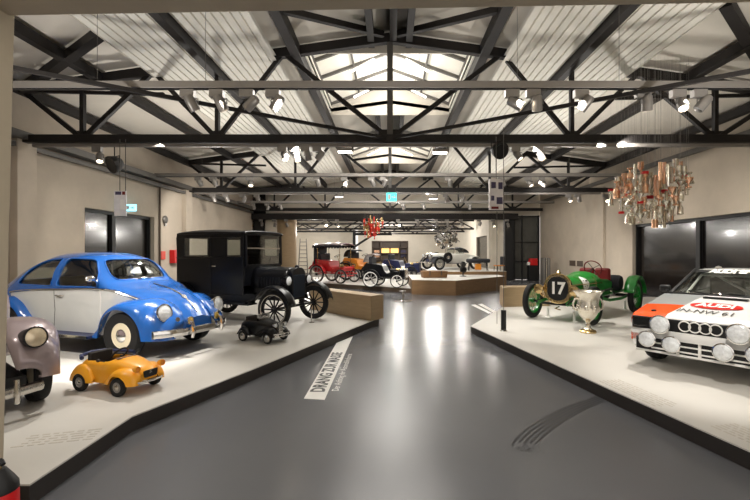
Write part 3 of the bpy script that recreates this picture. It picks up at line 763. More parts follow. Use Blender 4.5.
# windscreen frame
for s in (-1, 1): MB().bar((.46, s*.58, 1.22), (.44, s*.58, 1.93), .045, .05).build('windscreen_pillar', 'ford_black', f)
for z in (1.24, 1.60, 1.90): MB().bar((.455, -.58, z), (.455, .58, z), .03 if z != 1.6 else .018, .03).build('windscreen_rail', 'ford_black' if z != 1.6 else 'chrome_soft', f)
MB().box((.452, 0, 1.57), (.006, 1.13, .66)).build('windscreen', 'car_glass', f)
# bonnet, radiator
rows = []
for k in range(9):
    t = k/8; x = .44+.82*t; w = .40-.12*t**.8; zt = 1.22-.03*t
    rows.append([V(x, w*math.copysign(min(1, abs(math.sin(a)))**.6, math.sin(a)), .66+(zt-.66)*max(math.cos(a), 0)**.45) for a in [(-1+2*j/20)*PI/2 for j in range(21)]])
bn = MB().grid(rows).build('bonnet', 'ford_black', f, solid=.02)
for s in (-1, 1):
    for k in range(8): MB().bar((.62+.065*k, s*(.385-.012*k), .78), (.62+.065*k, s*(.385-.012*k), .98), .02, .02).build('louvre', 'ford_black', bn)
rp = round_poly([(-.235,.52), (.235,.52), (.235,1.10), (.12,1.19), (-.12,1.19), (-.235,1.10)], .05)
MB().prism(rp, 1.26, 1.37, YZ).build('radiator_shell', 'ford_black', f, bevel=.012)
MB().prism(round_poly([(-.195,.57), (.195,.57), (.195,1.04), (-.195,1.04)], .03), 1.36, 1.376, YZ).build('radiator_core', 'radiator_blue', f)
b = MB()
for k in range(15): b.bar((1.378, -.18+.0257*k, .58), (1.378, -.18+.0257*k, 1.03), .006, .008)
b.build('radiator_fin_grid', 'dark_metal', f)
MB().lathe([(.05, 0), (.05, .03), (.03, .05), (0, .06)], 16, T(1.31, 0, 1.19)).build('filler_cap', 'dark_metal', f)
for s in (-1, 1):
    headlamp(f, (1.36, s*.37, .93), (1, 0, 0), .098, .17, shell='ford_black')
    MB().path([(1.27, s*.30, .62), (1.29, s*.37, .74), (1.29, s*.37, .85)], .016, 8).build('headlamp_bracket', 'ford_black', f)
    # flat curved mudguards
    for cx, a0, a1, tail in ((1.27, 8, 150, .55), (-1.27, 20, 178, 0)):
        rows = []
        pp = [(cx+.44*math.cos(R(a)), .40+.43*math.sin(R(a))) for a in [a0+(a1-a0)*k/22 for k in range(23)]]
        if tail: pp += [(cx-.5, .56), (cx-.62, .49)]
        for x, z in pp: rows.append([V(x, s*(.60), z-.0), V(x, s*.66, z+.03), V(x, s*.74, z+.035), V(x, s*.83, z+.012), V(x, s*.845, z-.03)])
        MB().grid(rows).build('mudguard', 'ford_black', f, solid=.012)
    for x in (1.27, -1.27): wheel(f, (x, s*.71, .38), .38, .085, 'wood', s, rim='dark_metal', rims='ford_black', rimratio=.79)
    for x in (1.27,): MB().ring((1.27, s*.755, .38), .295, .012, (0,1,0), 40).build('wheel_trim_ring', 'chrome_soft', f)
    MB().bar((-1.5, s*.3, .56), (1.36, s*.3, .56), .05, .1).build('chassis_rail', 'ford_black', f)
for x in (1.27, -1.27): MB().tube((x, -.68, .38), (x, .68, .38), .028).build('axle', 'ford_black', f)
MB().path([(1.22, -.5, .42), (1.24, 0, .56), (1.22, .5, .42)], .025, 8).build('leaf_spring', 'ford_black', f)
MB().tube((1.36, 0, .45), (1.47, 0, .45), .015).tube((1.47, 0, .45), (1.47, 0, .30), .015).build('starting_crank', 'dark_metal', f)
MB().box((-.2, 0, .95), (.5, 1.05, .2)).box((-.48, 0, 1.2), (.12, 1.05, .5)).box((-1.1, 0, .95), (.5, 1.1, .2)).box((-1.38, 0, 1.15), (.1, 1.1, .45)).build('bench_seat', 'interior', f, bevel=.03)
MB().ring((.18, .3, 1.28), .19, .012, (-.7, 0, .7)).build('steering_wheel', 'black', f)
tag(MB().lathe([(.06, 0), (.06, .012), (.012, .02), (.012, .26), (.03, .27), (.03, .29), (0, .29)], 14).build('support_stand', 'chrome_soft', loc=onp(311.5, 322.6, PH)), 'thin silver stand in front of the far front wheel of the black sedan', 'stand')
# ================================================================== PEDAL CARS
y_ = thing('pedal_car', 'small yellow pedal car with orange lamps in front of the blue and white car', 'pedal car', loc=(-3.05, 4.71, PH), rz=-19)
YT = [(-.36,.12,.2,.29,.17,.16,3), (-.30,.11,.24,.34,.185,.17,3), (-.1,.10,.25,.345,.19,.18,3.5), (.06,.10,.25,.35,.19,.18,3.5), (.12,.10,.25,.36,.185,.17,3), (.3,.12,.24,.325,.15,.14,2.8), (.42,.14,.22,.285,.12,.11,2.6), (.47,.15,.2,.25,.10,.09,2.4)]
me = boolean(hull_mb(YT, 0, nx=40), [('DIFFERENCE', hull_mb(YT, .012, nx=40)), ('DIFFERENCE', MB().prism(round_poly([(-.30,-.155), (.08,-.155), (.08,.155), (-.30,.155)], .05), .27, .6))], 'body_shell', ['toy_yellow'])
link('body_shell', me, y_)
Y1 = [(.06,.13,.215,.14), (.12,.2,.235,.13), (.2,.265,.245,.12), (.3,.285,.245,.11), (.4,.265,.23,.10), (.46,.215,.2,.1), (.485,.15,.16,.1)]
Y2 = [(-.47,.12,.21,.14), (-.44,.2,.225,.15), (-.36,.275,.235,.16), (-.26,.29,.24,.165), (-.17,.25,.235,.17), (-.10,.14,.225,.175)]
for s in (-1, 1):
    fender(Y1, .28, .09, .125, low=.115, side=s, nx=26, ny=9).build('front_wing', 'toy_yellow', y_, solid=.008)
    fender(Y2, -.28, .09, .09, low=.10, side=s, nx=26, ny=9).build('rear_wing', 'toy_yellow', y_, solid=.008)
    for x in (.28, -.28): wheel(y_, (x, s*.218, .098), .098, .052, 'disc', s, rim='chrome_soft', rims='lamp_grey', rimratio=.55)
    headlamp(y_, (.47, s*.155, .285), (1, 0, .1), .034, .06, shell='toy_yellow', lens='carriage_orange')
    MB().path([(.05, s*.19, .34), (.02, s*.235, .36)], .006, 6).build('mirror_arm', 'black', y_)
    MB().ball((.02, s*.24, .362), (.012,.024,.018)).build('mirror', 'black', y_)
MB().prism(round_poly([(-.075,.175), (.075,.175), (.09,.25), (-.09,.25)], .015), .476, .487, YZ).build('grille', 'audi_black', y_)
o = MB()
for z in (.215, .235): o.path([(.48, -.03, z-.008), (.489, 0, z+.01), (.48, .03, z-.008)], .004, 5)
o.build('chevron_badge', 'chrome_soft', y_)
MB().path([(.40, -.21, .14), (.49, -.14, .14), (.51, 0, .14), (.49, .14, .14), (.40, .21, .14)], .012, 6).build('front_bumper', 'chrome_soft', y_)
MB().box((-.12, 0, .20), (.22, .26, .04)).box((-.27, 0, .30), (.05, .27, .2)).build('seat', 'interior', y_, bevel=.015)
MB().path([(-.30, -.19, .35), (-.38, -.14, .36), (-.42, 0, .365), (-.38, .14, .36), (-.30, .19, .35), (-.1, .19, .357), (.02, .185, .36)], .022, 8).build('folded_hood', 'dark_blue', y_)
MB().ring((.03, 0, .385), .085, .010, (-.75, 0, .65), 24, 6).tube((.04, 0, .37), (.12, 0, .30), .008).build('steering_wheel', 'black', y_)
b = MB()
for k in range(4): b.box((.14+.0, -.09+.06*k, .357), (.03, .05, .006))
b.build('scuttle_vent', 'banner_pic', y_)
MB().tube((.28, -.2, .09), (.28, .2, .09), .01).tube((-.28, -.2, .09), (-.28, .2, .09), .01).build('axle', 'dark_metal', y_)

k_ = thing('pedal_car', 'small black pedal car with chromed front in front of the black sedan', 'pedal car', loc=(-2.18, 7.23, PH), rz=-26)
KT = [(-.42,.14,.2,.26,.1,.09,2.4), (-.34,.12,.24,.34,.16,.14,2.6), (-.2,.11,.26,.37,.18,.16,2.8), (.0,.11,.27,.37,.18,.16,2.8), (.06,.11,.27,.38,.17,.15,2.6), (.2,.12,.26,.35,.13,.11,2.4), (.36,.13,.24,.33,.08,.07,2.2)]
me = boolean(hull_mb(KT, 0, nx=36), [('DIFFERENCE', hull_mb(KT, .012, nx=36)), ('DIFFERENCE', MB().prism(round_poly([(-.28,-.14), (.02,-.14), (.02,.14), (-.28,.14)], .05), .28, .6))], 'body_shell', ['ford_black'])
link('body_shell', me, k_)
K1 = [(.0,.13,.2,.12), (.1,.2,.22,.11), (.2,.25,.23,.10), (.3,.255,.23,.1), (.38,.21,.22,.1), (.42,.15,.2,.1)]
K2 = [(-.42,.13,.2,.12), (-.36,.21,.22,.13), (-.27,.26,.23,.14), (-.17,.23,.23,.15), (-.1,.13,.22,.15)]
for s in (-1, 1):
    fender(K1, .27, .09, .10, low=.11, side=s, nx=24, ny=9).build('front_wing', 'ford_black', k_, solid=.008)
    fender(K2, -.27, .09, .10, low=.11, side=s, nx=24, ny=9).build('rear_wing', 'ford_black', k_, solid=.008)
    for x in (.27, -.27): wheel(k_, (x, s*.2, .088), .088, .045, 'disc', s, rim='chrome', rims='chrome_soft', rimratio=.66)
    headlamp(k_, (.37, s*.12, .30), (1, 0, 0), .036, .06)
MB().prism(round_poly([(-.06,.14), (.06,.14), (.045,.33), (-.045,.33)], .02), .36, .385, YZ).build('grille', 'chrome_soft', k_)
for z in (.12, .16): MB().path([(.40, -.2, z), (.45, -.12, z), (.46, .12, z), (.40, .2, z)], .009, 6).build('front_bumper', 'chrome', k_)
MB().box((-.14, 0, .2), (.2, .24, .04)).box((-.27, 0, .32), (.04, .24, .18)).build('seat', 'interior', k_, bevel=.012)
MB().ring((.0, 0, .40), .075, .008, (-.75, 0, .65), 22, 6).build('steering_wheel', 'black', k_)
MB().box((.02, 0, .42), (.006, .26, .10)).build('windscreen_frame', 'chrome_soft', k_, bevel=.002)

# ================================================================== GREEN RACING CAR
r_ = thing('racing_car', 'green open veteran racing car numbered 17 with red seats', 'car', loc=(4.74, 10.2, PH), rz=223.7)
RT = [(-.62,.50,.74,.86,.40,.34,2.8), (-.4,.47,.76,.92,.41,.35,2.6), (.0,.46,.78,.97,.41,.34,2.4), (.18,.46,.80,1.06,.40,.33,2.2), (.36,.46,.80,1.02,.385,.32,2.1), (.7,.46,.77,.99,.345,.29,2.05), (1.1,.46,.75,.965,.30,.26,2.), (1.40,.47,.74,.955,.265,.24,2.)]
RT = [(a,b_,c,d,e,f_,n) for a,b_,c,d,e,f_,n in RT]
def cutbox(): return MB().prism(round_poly([(-.7,-.36), (.06,-.36), (.06,.36), (-.7,.36)], .06), .62, 1.4)
me = boolean(hull_mb(RT, 0, nx=50), [('DIFFERENCE', hull_mb(RT, .018, nx=50)), ('DIFFERENCE', cutbox())], 'body_shell', ['racing_green'])
body = link('body_shell', me, r_)
MB().path([surf_pt(RT, .05+1.34*k/20, .80-.0*k, -1, .006) for k in range(21)], .010, 6).path([surf_pt(RT, .05+1.34*k/20, .80, 1, .006) for k in range(21)], .010, 6).build('waist_moulding', 'brass', r_)
for x in (.36, .95): MB().path([surf_pt(RT, x, .52+(1.0-.52)*k/12 if k < 12 else RT[4][3], s, .004) for s in (1,) for k in range(12)], .006, 5).build('bonnet_seam', 'brass', r_)
# radiator: brass round-shouldered shell with a dark core and the number
rp = [(.295*math.copysign(abs(math.cos(a))**.85, math.cos(a)), .72+.315*math.copysign(abs(math.sin(a))**.85, math.sin(a))) for a in [2*PI*k/40 for k in range(40)]]
MB().prism(rp, 1.40, 1.50, YZ).build('radiator_shell', 'brass', r_, bevel=.014)
MB().prism([(y*.80, .72+(z-.72)*.82) for y, z in rp], 1.49, 1.512, YZ).build('radiator_core', 'audi_black', r_)
text_mesh('17', .36, lambda x, y: V(1.516, x, .72+y), 'race_number', 'print_white', r_, bold=.012, sx=.95)
MB().lathe([(.05, 0), (.05, .04), (.03, .06), (.012, .09), (0, .1)], 16, T(1.45, 0, 1.03)).build('filler_cap', 'brass', r_)
b = MB(); b.path([(1.5, y, z) for y, z in rp], .018, 6, True); b.build('radiator_rim', 'brass', r_)
# number roundels on the scuttle sides
for s in (-1, 1):
    def proj(x, y, off=.008):
        a = y*1.0; xx = .80-x*s*1.0
        z = .80+a*.78
        p = surf_pt(RT, xx, min(z, 1.0), s, 0); return p+V(0, s*off, off*.8)
    rows = []
    for q in (0.001, .35, .7, 1.): rows.append([proj(.135*q*math.cos(t*2*PI/24), .20*q*math.sin(t*2*PI/24)) for t in range(24)])
    o = MB().grid(rows, True).build('number_roundel', 'print_white', r_)
    text_mesh('17', .24, lambda x, y: proj(x, y, .013), 'race_number', 'audi_black', o, bold=.008, sx=.85)
for s in (-1, 1):
    headlamp(r_, (1.60, s*.39, .70), (1, 0, 0), .105, .2, shell='brass', lens='brass')
    MB().path([(1.38, s*.3, .5), (1.5, s*.38, .56), (1.52, s*.39, .62)], .016, 8).build('headlamp_bracket', 'brass', r_)
    MB().path([(1.75, s*.33, .42), (1.45, s*.33, .45), (.6, s*.34, .47), (-.6, s*.36, .50), (-1.7, s*.36, .52)], .04, 8).build('chassis_rail', 'racing_green', r_)
    MB().path([(1.78, s*.34, .43), (1.55, s*.34, .49), (1.3, s*.34, .46), (1.05, s*.34, .49), (.85, s*.34, .44)], .022, 6).build('leaf_spring', 'dark_metal', r_)
    rows = []
    for k in range(26):
        a = R(12+k*6.6); rr = .50
        rows.append([V(-1.3+rr*math.cos(a), s*(.60), .42+rr*math.sin(a)), V(-1.3+(rr+.025)*math.cos(a), s*.72, .42+(rr+.025)*math.sin(a)), V(-1.3+rr*math.cos(a), s*.84, .42+rr*math.sin(a)), V(-1.3+(rr-.03)*math.cos(a), s*.85, .42+(rr-.03)*math.sin(a))])
    MB().grid(rows).build('rear_mudguard', 'racing_green', r_, solid=.012)
    wheel(r_, (1.3, s*.68, .40), .40, .115, 'wire', s, rim='racing_green', rims='racing_green', nsp=20, rimratio=.73, steer=0)
    wheel(r_, (-1.3, s*.72, .42), .42, .13, 'wire', s, rim='racing_green', rims='racing_green', nsp=20, rimratio=.73)
    MB().path([(.2, s*.42, .50), (.35, s*.50, .62), (-.1, s*.56, .66), (-.5, s*.50, .50)], .025, 6).build('outside_lever', 'dark_metal', r_)
    MB().box((-.35, s*.19, .74), (.42, .34, .16)).box((-.60, s*.19, .92), (.14, .36, .40)).build('seat', 'oxblood', r_, bevel=.05)
MB().path([(1.3, -.64, .40), (1.3, -.42, .36), (1.3, .42, .36), (1.3, .64, .40)], .028, 8).build('front_axle', 'dark_metal', r_)
MB().tube((-1.3, -.66, .42), (-1.3, .66, .42), .04).ball((-1.3, 0, .42), .14).build('rear_axle', 'dark_metal', r_)
MB().box((.55, 0, .42), (1.5, .5, .1)).build('under_tray', 'racing_green', r_, bevel=.03)
MB().path([(1.42, .0, .32), (1.62, .0, .30), (1.62, .12, .28)], .013, 6).build('starting_crank', 'brass', r_)
MB().lathe([(0, -.5), (.17, -.49), (.2, -.44), (.2, .44), (.17, .49), (0, .5)], 24, T(-1.0, 0, .74) @ Matrix.Rotation(PI/2, 4, 'X')).build('fuel_tank', 'canvas_black', r_)
MB().path([(.55, .47, .50), (0, .56, .40), (-.8, .56, .38), (-1.5, .5, .40)], .035, 8).build('exhaust_pipe', 'racing_green', r_)
q = MB(); q.ring((-.02, .17, 1.13), .20, .014, (-.85, 0, .45), 30, 6); w_ = q.build('steering_wheel', 'oxblood', r_)
sp = MB()
for k in range(4):
    a = k*PI/2+.5; u1 = V(0, 1, 0); u2 = V(.45, 0, .85).normalized()
    sp.tube((-.02, .17, 1.13), V(-.02, .17, 1.13)+u1*.195*math.cos(a)+u2*.195*math.sin(a), .007, n=6)
sp.tube((-.02, .17, 1.13), (.3, .17, .95), .014, n=8); sp.build('wheel_spider', 'dark_metal', w_)
MB().tube((.25, -.3, .62), (.25, -.3, .62), .01).build('pedal_shaft', 'dark_metal', r_) if False else None
for uu, vv in ((548, 317), (574, 322), (625, 309)):
    p = onp(uu, vv, PH)
    o = thing('support_stand', {548: 'small white stand beside the far front wheel of the green racing car', 574: 'small white stand left of the silver trophy, under the green racing car', 625: 'small stand under the tail of the green racing car, before its rear mudguard'}[uu], 'stand', p)
    MB().box((0, 0, .006), (.14, .1, .012)).build('base', 'print_white', o); MB().box((0, 0, .12), (.05, .035, .22)).build('upright', 'print_white', o, bevel=.004)

# ================================================================== WHITE RALLY CAR
a_ = thing('rally_car', 'white rally car with orange and grey bonnet stripes and big round driving lamps', 'car', loc=(5.23, 6.18, PH), rz=217.2, scale=.955)
def hz_(x, y): return .755+(1.97-x)*.178-.006*((1.97-x)/1.2)**2-.028*(abs(y)/.8)**2.5-(.03*max(0, (x-1.88)/.09)**2)
AT = [(-2.2,.42,.72,.90,.76,.7,6), (-2.1,.34,.74,.93,.82,.76,6), (-1.5,.25,.76,.94,.85,.8,6), (-.5,.22,.76,.93,.86,.82,6), (.5,.22,.74,.925,.86,.82,6), (.72,.22,.72,.90,.86,.82,6), (.8,.22,.70,.86,.86,.82,6), (1.4,.24,.66,.775,.855,.81,6), (1.93,.28,.60,.705,.835,.80,6), (1.97,.30,.58,.69,.82,.79,6)]
def arch(cx): return MB().lathe([(0, -.3), (.36, -.3), (.36, .3), (0, .3)], 32, T(cx, 0, .33) @ Matrix.Rotation(PI/2, 4, 'X') )
ops = []
for cx in (1.26, -1.26):
    for s in (-1, 1): ops.append(('DIFFERENCE', MB().lathe([(0, -.22), (.365, -.22), (.365, .22), (0, .22)], 32, T(cx, s*.84, .325) @ Matrix.Rotation(PI/2, 4, 'X'))))
ops.append(('DIFFERENCE', MB().prism([(-1.3,-.72), (.55,-.72), (.55,.72), (-1.3,.72)], .45, 1.4)))
me = boolean(hull_mb(AT, 0, nx=50), ops, 'body_shell', ['audi_white']); link('body_shell', me, a_)
# bonnet in its painted fields
b = MB()
def patch(c, mi, n=8, off=0.):
    rows = []; b.mi = mi
    for i in range(n+1):
        r = []
        for j in range(n+1):
            u, v = i/n, j/n
            x = (1-u)*((1-v)*c[0][0]+v*c[1][0])+u*((1-v)*c[3][0]+v*c[2][0]); y = (1-u)*((1-v)*c[0][1]+v*c[1][1])+u*((1-v)*c[3][1]+v*c[2][1])
            r.append(V(x, y, hz_(x, y)+off))
        rows.append(r)
    b.grid(rows, mfn=lambda i, j: mi)
patch([(1.97,-.81), (1.97,-.40), (1.42,-.34), (1.42,-.835)], 1); patch([(1.42,-.835), (1.42,-.34), (.76,-.28), (.76,-.84)], 2)
patch([(1.97,-.40), (1.97,.62), (1.42,.60), (1.42,-.34)], 0); patch([(1.42,-.34), (1.42,.60), (.76,.56), (.76,-.28)], 0)
patch([(1.97,.62), (1.97,.81), (1.42,.835), (1.42,.60)], 3); patch([(1.42,.60), (1.42,.835), (.76,.84), (.76,.56)], 2)
def skirt(s, x0, x1, mi):
    n = 8; rows = []
    for k in range(n+1):
        x = x0+(x1-x0)*k/n; y = s*(.81+.025*min(1, (1.97-x)/.55)); rows.append([V(x, y, hz_(x, y)), V(x, y+s*.012, hz_(x, y)-.03), V(x, y+s*.014, hz_(x, y)-.10)])
    b.grid(rows, mfn=lambda i, j: mi)
skirt(-1, 1.97, 1.42, 1); skirt(-1, 1.42, .76, 2); skirt(1, 1.97, 1.42, 3); skirt(1, 1.42, .76, 2)
b.grid([[V(1.97, -.81+1.62*k/16, hz_(1.97, -.81+1.62*k/16)), V(1.985, -.81+1.62*k/16, hz_(1.97, -.81+1.62*k/16)-.03)] for k in range(17)], mfn=lambda i, j: 1 if i < 4 else (3 if i > 13 else 0))
bon = b.build('bonnet', ['audi_white', 'audi_orange', 'audi_grey', 'audi_red'], a_)
rows = [[V(1.40+.15*q*math.cos(t*2*PI/40), -.0+.29*q*math.sin(t*2*PI/40), 0) for t in range(40)] for q in (.001, .5, 1)]
rows = [[V(p.x, p.y, hz_(p.x, p.y)+.012) for p in r] for r in rows]
ov = MB().grid(rows, True).build('oval_emblem', 'audi_red', bon)
text_mesh('AUDI', .18, lambda x, y: V(1.40-y*1.25, x, hz_(1.40-y*1.25, x)+.017), 'emblem_lettering', 'print_white', ov, bold=.008, sx=.98)
text_mesh('IN-NW 61', .17, lambda x, y: V(1.71-y*1.3, -.03+x, hz_(1.71-y*1.3, -.03+x)+.010), 'registration_lettering', 'audi_black', bon, bold=.0, sx=.84)
MB().disc((1.80, -.60, hz_(1.8, -.6)+.002), (.1, 0, 1), .03, .012, 12).build('bonnet_catch', 'audi_black', bon)
MB().box((.98, -.0, hz_(.98, 0)+.012), (.10, .5, .02)).build('bonnet_vent', 'audi_black', bon)
# face: grille panel, headlamps, rings, bumper, lower grille
MB().box((1.955, 0, .625), (.09, 1.60, .165)).build('grille_panel', 'audi_black', a_, bevel=.012)
for s in (-1, 1):
    MB().box((1.985, s*.63, .635), (.05, .30, .125)).build('headlamp', 'car_glass', a_, bevel=.01)
    MB().box((1.955, s*.63, .635), (.07, .26, .10)).build('headlamp_reflector', 'lens', a_, bevel=.01)
    MB().box((1.90, s*.765, .42), (.14, .12, .11)).build('indicator', 'audi_orange', a_, bevel=.012)
o = MB()
for k in range(4): o.ring((2.008, -.165+.110*k, .635), .064, .008, (1, 0, 0), 30, 6)
o.build('ring_emblem', 'print_white', a_)
rows = []
for k in range(25):
    y = -.86+1.72*k/24; x = 2.04-.16*(abs(y)/.86)**4
    rows.append([V(x-.03, y, .43), V(x, y, .435), V(x+.012, y, .49), V(x, y, .545), V(x-.03, y, .55), V(x-.06, y, .49)])
MB().grid(rows, True, True).build('front_bumper', 'audi_white', a_)
MB().box((1.965, 0, .345), (.06, 1.5, .17)).build('lower_grille', 'audi_black', a_, bevel=.01)
for z in (.30, .37): MB().box((2.0, 0, z), (.02, 1.1, .018)).build('grille_bar', 'print_white', a_)
for y in (-.24, .0, .24): MB().box((2.005, y, .35), (.03, .03, .2)).build('lamp_bracket', 'print_white', a_)
MB().box((1.93, 0, .25), (.16, 1.5, .03)).build('front_spoiler', 'audi_white', a_, bevel=.008)
for s in (-1, 1):
    headlamp(a_, (2.12, s*.41, .64), (1, 0, 0), .118, .11, name='driving_lamp', ringr=.1)
    headlamp(a_, (2.10, s*.57, .425), (1, 0, 0), .105, .11, name='driving_lamp')
    headlamp(a_, (2.14, s*.27, .405), (1, 0, 0), .105, .11, name='driving_lamp')
    for x in (1.26, -1.26): wheel(a_, (x, s*.745, .315), .315, .19, 'disc', s, rim='lamp_grey', rims='print_white', rimratio=.62)
    # greenhouse
    MB().path([(.78, s*.74, .945), (.12, s*.60, 1.305)], .032, 8).build('windscreen_pillar', 'audi_black', a_)
    MB().path([(-.32, s*.78, .93), (-.36, s*.60, 1.31)], .035, 8).build('door_pillar', 'audi_black', a_)
    MB().path([(-1.65, s*.76, .93), (-.95, s*.59, 1.29)], .06, 8).build('rear_pillar', 'audi_white', a_)
    for x0, x1, x2, x3 in ((.70, -.30, -.33, .14), (-.34, -1.5, -1.0, -.38)):
        MB().add([(x0, s*.775, .93), (x1, s*.785, .93), (x2, s*.605, 1.29), (x3, s*.605, 1.29)], [(0,1,2,3)]).build('side_window', 'car_glass', a_, solid=.006)
    MB().path([(.62, s*.84, .96), (.54, s*.88, .98)], .02, 8).build('mirror_arm', 'audi_black', a_)
    MB().box((.52, s*.91, 1.0), (.08, .16, .11)).build('door_mirror', 'audi_black', a_, bevel=.03)
rows = []
for k in range(13):
    x = .16-1.16*k/12; t = k/12
    rows.append([V(x, .64*math.sin(a), 1.285+.045*math.sin(PI*(.15+.7*t))*max(math.cos(a), 0)**.5+.0) for a in [(-1+2*j/16)*PI/2 for j in range(17)]])
MB().grid(rows).build('roof', 'audi_white', a_, solid=.035)
def wsg(y, t): return V(.80-.66*t-.06*(abs(y)/.7)**2*(1-t), y*(1-.17*t), .952+.355*t+.012*math.sin(PI*t))
MB().grid([[wsg(-.72+1.44*j/16, i/8) for j in range(17)] for i in range(9)]).build('windscreen', 'car_glass', a_, solid=.006)
MB().grid([[V(-1.62+.66*t, y*(1-.2*t)*.72, .93+.36*t) for y in (-1, -.5, 0, .5, 1)] for t in (0, .5, 1)]).build('rear_window', 'car_glass', a_, solid=.006)
st = MB().grid([[wsg(-.70+1.40*j/16, t)+V(.004, 0, .005) for j in range(17)] for t in (.86, .98)]).build('sun_strip', 'audi_black', a_)
def onws(x, y):
    t = .92+y/.38; return wsg(x*1.02, t)+V(.008, 0, .009)
text_mesh('AUDI SPORT', .085, onws, 'sun_strip_lettering', 'print_white', st, bold=.006, sx=1.9)
MB().path([wsg(-.74, 0)+V(.02,0,.0), wsg(-.3, 0)+V(.02,0,.0), wsg(.3, 0)+V(.02,0,.0), wsg(.74, 0)+V(.02,0,.0)], .022, 8).build('scuttle_panel', 'audi_black', a_)
for y in (-.25, .25): MB().path([wsg(y, .02)+V(.03,0,.01), wsg(y-.28, .10)+V(.02,0,.01)], .009, 6).build('wiper', 'audi_black', a_)
b = MB()
for s in (-1, 1): b.path([(.55, s*.62, .6), (.50, s*.62, .93), (.08, s*.54, 1.22), (-.38, s*.54, 1.24), (-1.1, s*.55, .7)], .02, 8)
b.tube((.08, -.54, 1.22), (.08, .54, 1.22), .02).tube((-.38, -.54, 1.24), (-.38, .54, 1.24), .02).tube((-.38, -.54, 1.24), (-.45, .5, .6), .02)
b.build('roll_cage', 'print_white', a_)
for s in (-1, 1): MB().box((-.25, s*.35, .62), (.5, .46, .2)).box((-.50, s*.35, .88), (.16, .46, .55)).box((-.52, s*.35, 1.16), (.1, .24, .16)).build('bucket_seat', 'interior', a_, bevel=.04)
MB().box((.5, 0, .85), (.25, 1.4, .14)).build('dashboard', 'audi_black', a_, bevel=.03)
MB().ring((.30, .35, .95), .17, .014, (-.85, 0, .45), 26, 6).build('steering_wheel', 'audi_black', a_)
MB().box((-.4, 0, .40), (2.2, 1.5, .05)).build('floor_pan', 'audi_black', a_)
MB().box((-1.95, 0, 1.0), (.35, 1.4, .05)).build('rear_spoiler', 'audi_black', a_, bevel=.015)

# ================================================================== TROPHY
p = onp(588, 332.5, PH)
t = thing('trophy_vase', 'big chased silver trophy vase with two handles on the right platform', 'trophy', p, scale=1.0)
prof = [(.0, 0), (.145, 0), (.15, .025), (.13, .05), (.08, .07), (.05, .10), (.035, .14), (.05, .165), (.035, .19), (.06, .22), (.105, .265), (.15, .33), (.18, .41), (.19, .49), (.188, .56), (.192, .62), (.208, .70), (.25, .765), (.265, .775), (.262, .785), (.235, .775), (.19, .70), (.17, .62), (.165, .5), (.12, .36), (0, .28)]
MB().lathe(prof[:5], 40).build('foot', 'brass', t); MB().lathe(prof[4:], 48).build('bowl', 'silver', t)
for s in (-1, 1):
    MB().path([(s*.21, 0, .42), (s*.27, 0, .45), (s*.285, 0, .54), (s*.25, 0, .62), (s*.20, 0, .66)], [.018,.022,.02,.018,.014], 10).build('handle', 'silver', t)
for k in range(8):
    a = 2*PI*k/8+.2; MB().ball((.172*math.cos(a), .172*math.sin(a), .46), (.04, .04, .075), 12, 8).build('relief_boss', 'silver', t)

# ================================================================== TROPHY CHANDELIERS
def cup_meshes(*ms):
    out = []
    P = [[(0,0),(.05,0),(.05,.015),(.012,.03),(.012,.10),(.045,.14),(.06,.22),(.05,.30),(.055,.31),(.04,.30),(0,.16)],
         [(0,0),(.045,0),(.04,.05),(.015,.07),(.015,.16),(.05,.22),(.055,.34),(.06,.35),(.045,.34),(0,.22)],
         [(0,0),(.03,0),(.03,.36),(.036,.37),(.02,.37),(0,.05)],
         [(0,0),(.055,0),(.05,.02),(.015,.04),(.02,.09),(.075,.16),(.08,.20),(.06,.19),(0,.12)]]
    for m in ms:
        for p in P: out.append(MB().lathe(p, 18).mesh('cup', m))
    return out
def chandelier(name, label, c, rx, ry, rz_, n, mts, ztop, cup=1., group=None, base='red', cat='chandelier'):
    t = thing(name, label, cat, c); ms = cup_meshes(*mts); rnd = random.Random(n)
    pass
    pts = []; tries = 0
    while len(pts) < n and tries < 20000:
        tries += 1; q = V(rnd.uniform(-rx, rx), rnd.uniform(-ry, ry), rnd.uniform(-1, 1))
        lim = 1-.45*max(0, -q.z)-.35*max(0, q.z)*(q.x < -.1)
        if (q.x/rx)**2+(q.y/ry)**2 > lim*lim: continue
        q.z *= rz_
        if all((abs(q.x-o.x)**2+abs(q.y-o.y)**2)**.5 > .10*cup or abs(q.z-o.z) > .32*cup for o in pts): pts.append(q)
    wires = MB()
    for k, q in enumerate(pts):
        o = link('trophy_cup', rnd.choice(ms), t); o.location = q; s = rnd.uniform(.8, 1.15)*cup; o.scale = (s*1.05, s*1.05, s)
        if rnd.random() < .35:
            o.rotation_euler = (PI, 0, 0); o.location.z += .3*s
        if k % 8 == 0: MB().lathe([(0, -.05), (.06, -.05), (.06, 0), (0, 0)], 14).build('plinth_block', base, o)
        wires.tube(q+V(0, 0, .3*cup), (q.x, q.y, ztop), .0008, n=4)
    wires.build('suspension_wire', 'track_grey', t); return t
c = at(650, 202, 8.3)
chandelier('trophy_chandelier', 'large hanging cloud of copper and silver trophy cups at upper right', c, .75, .46, .46, 100, ('copper', 'silver', 'silver'), 2.75, cup=.98)
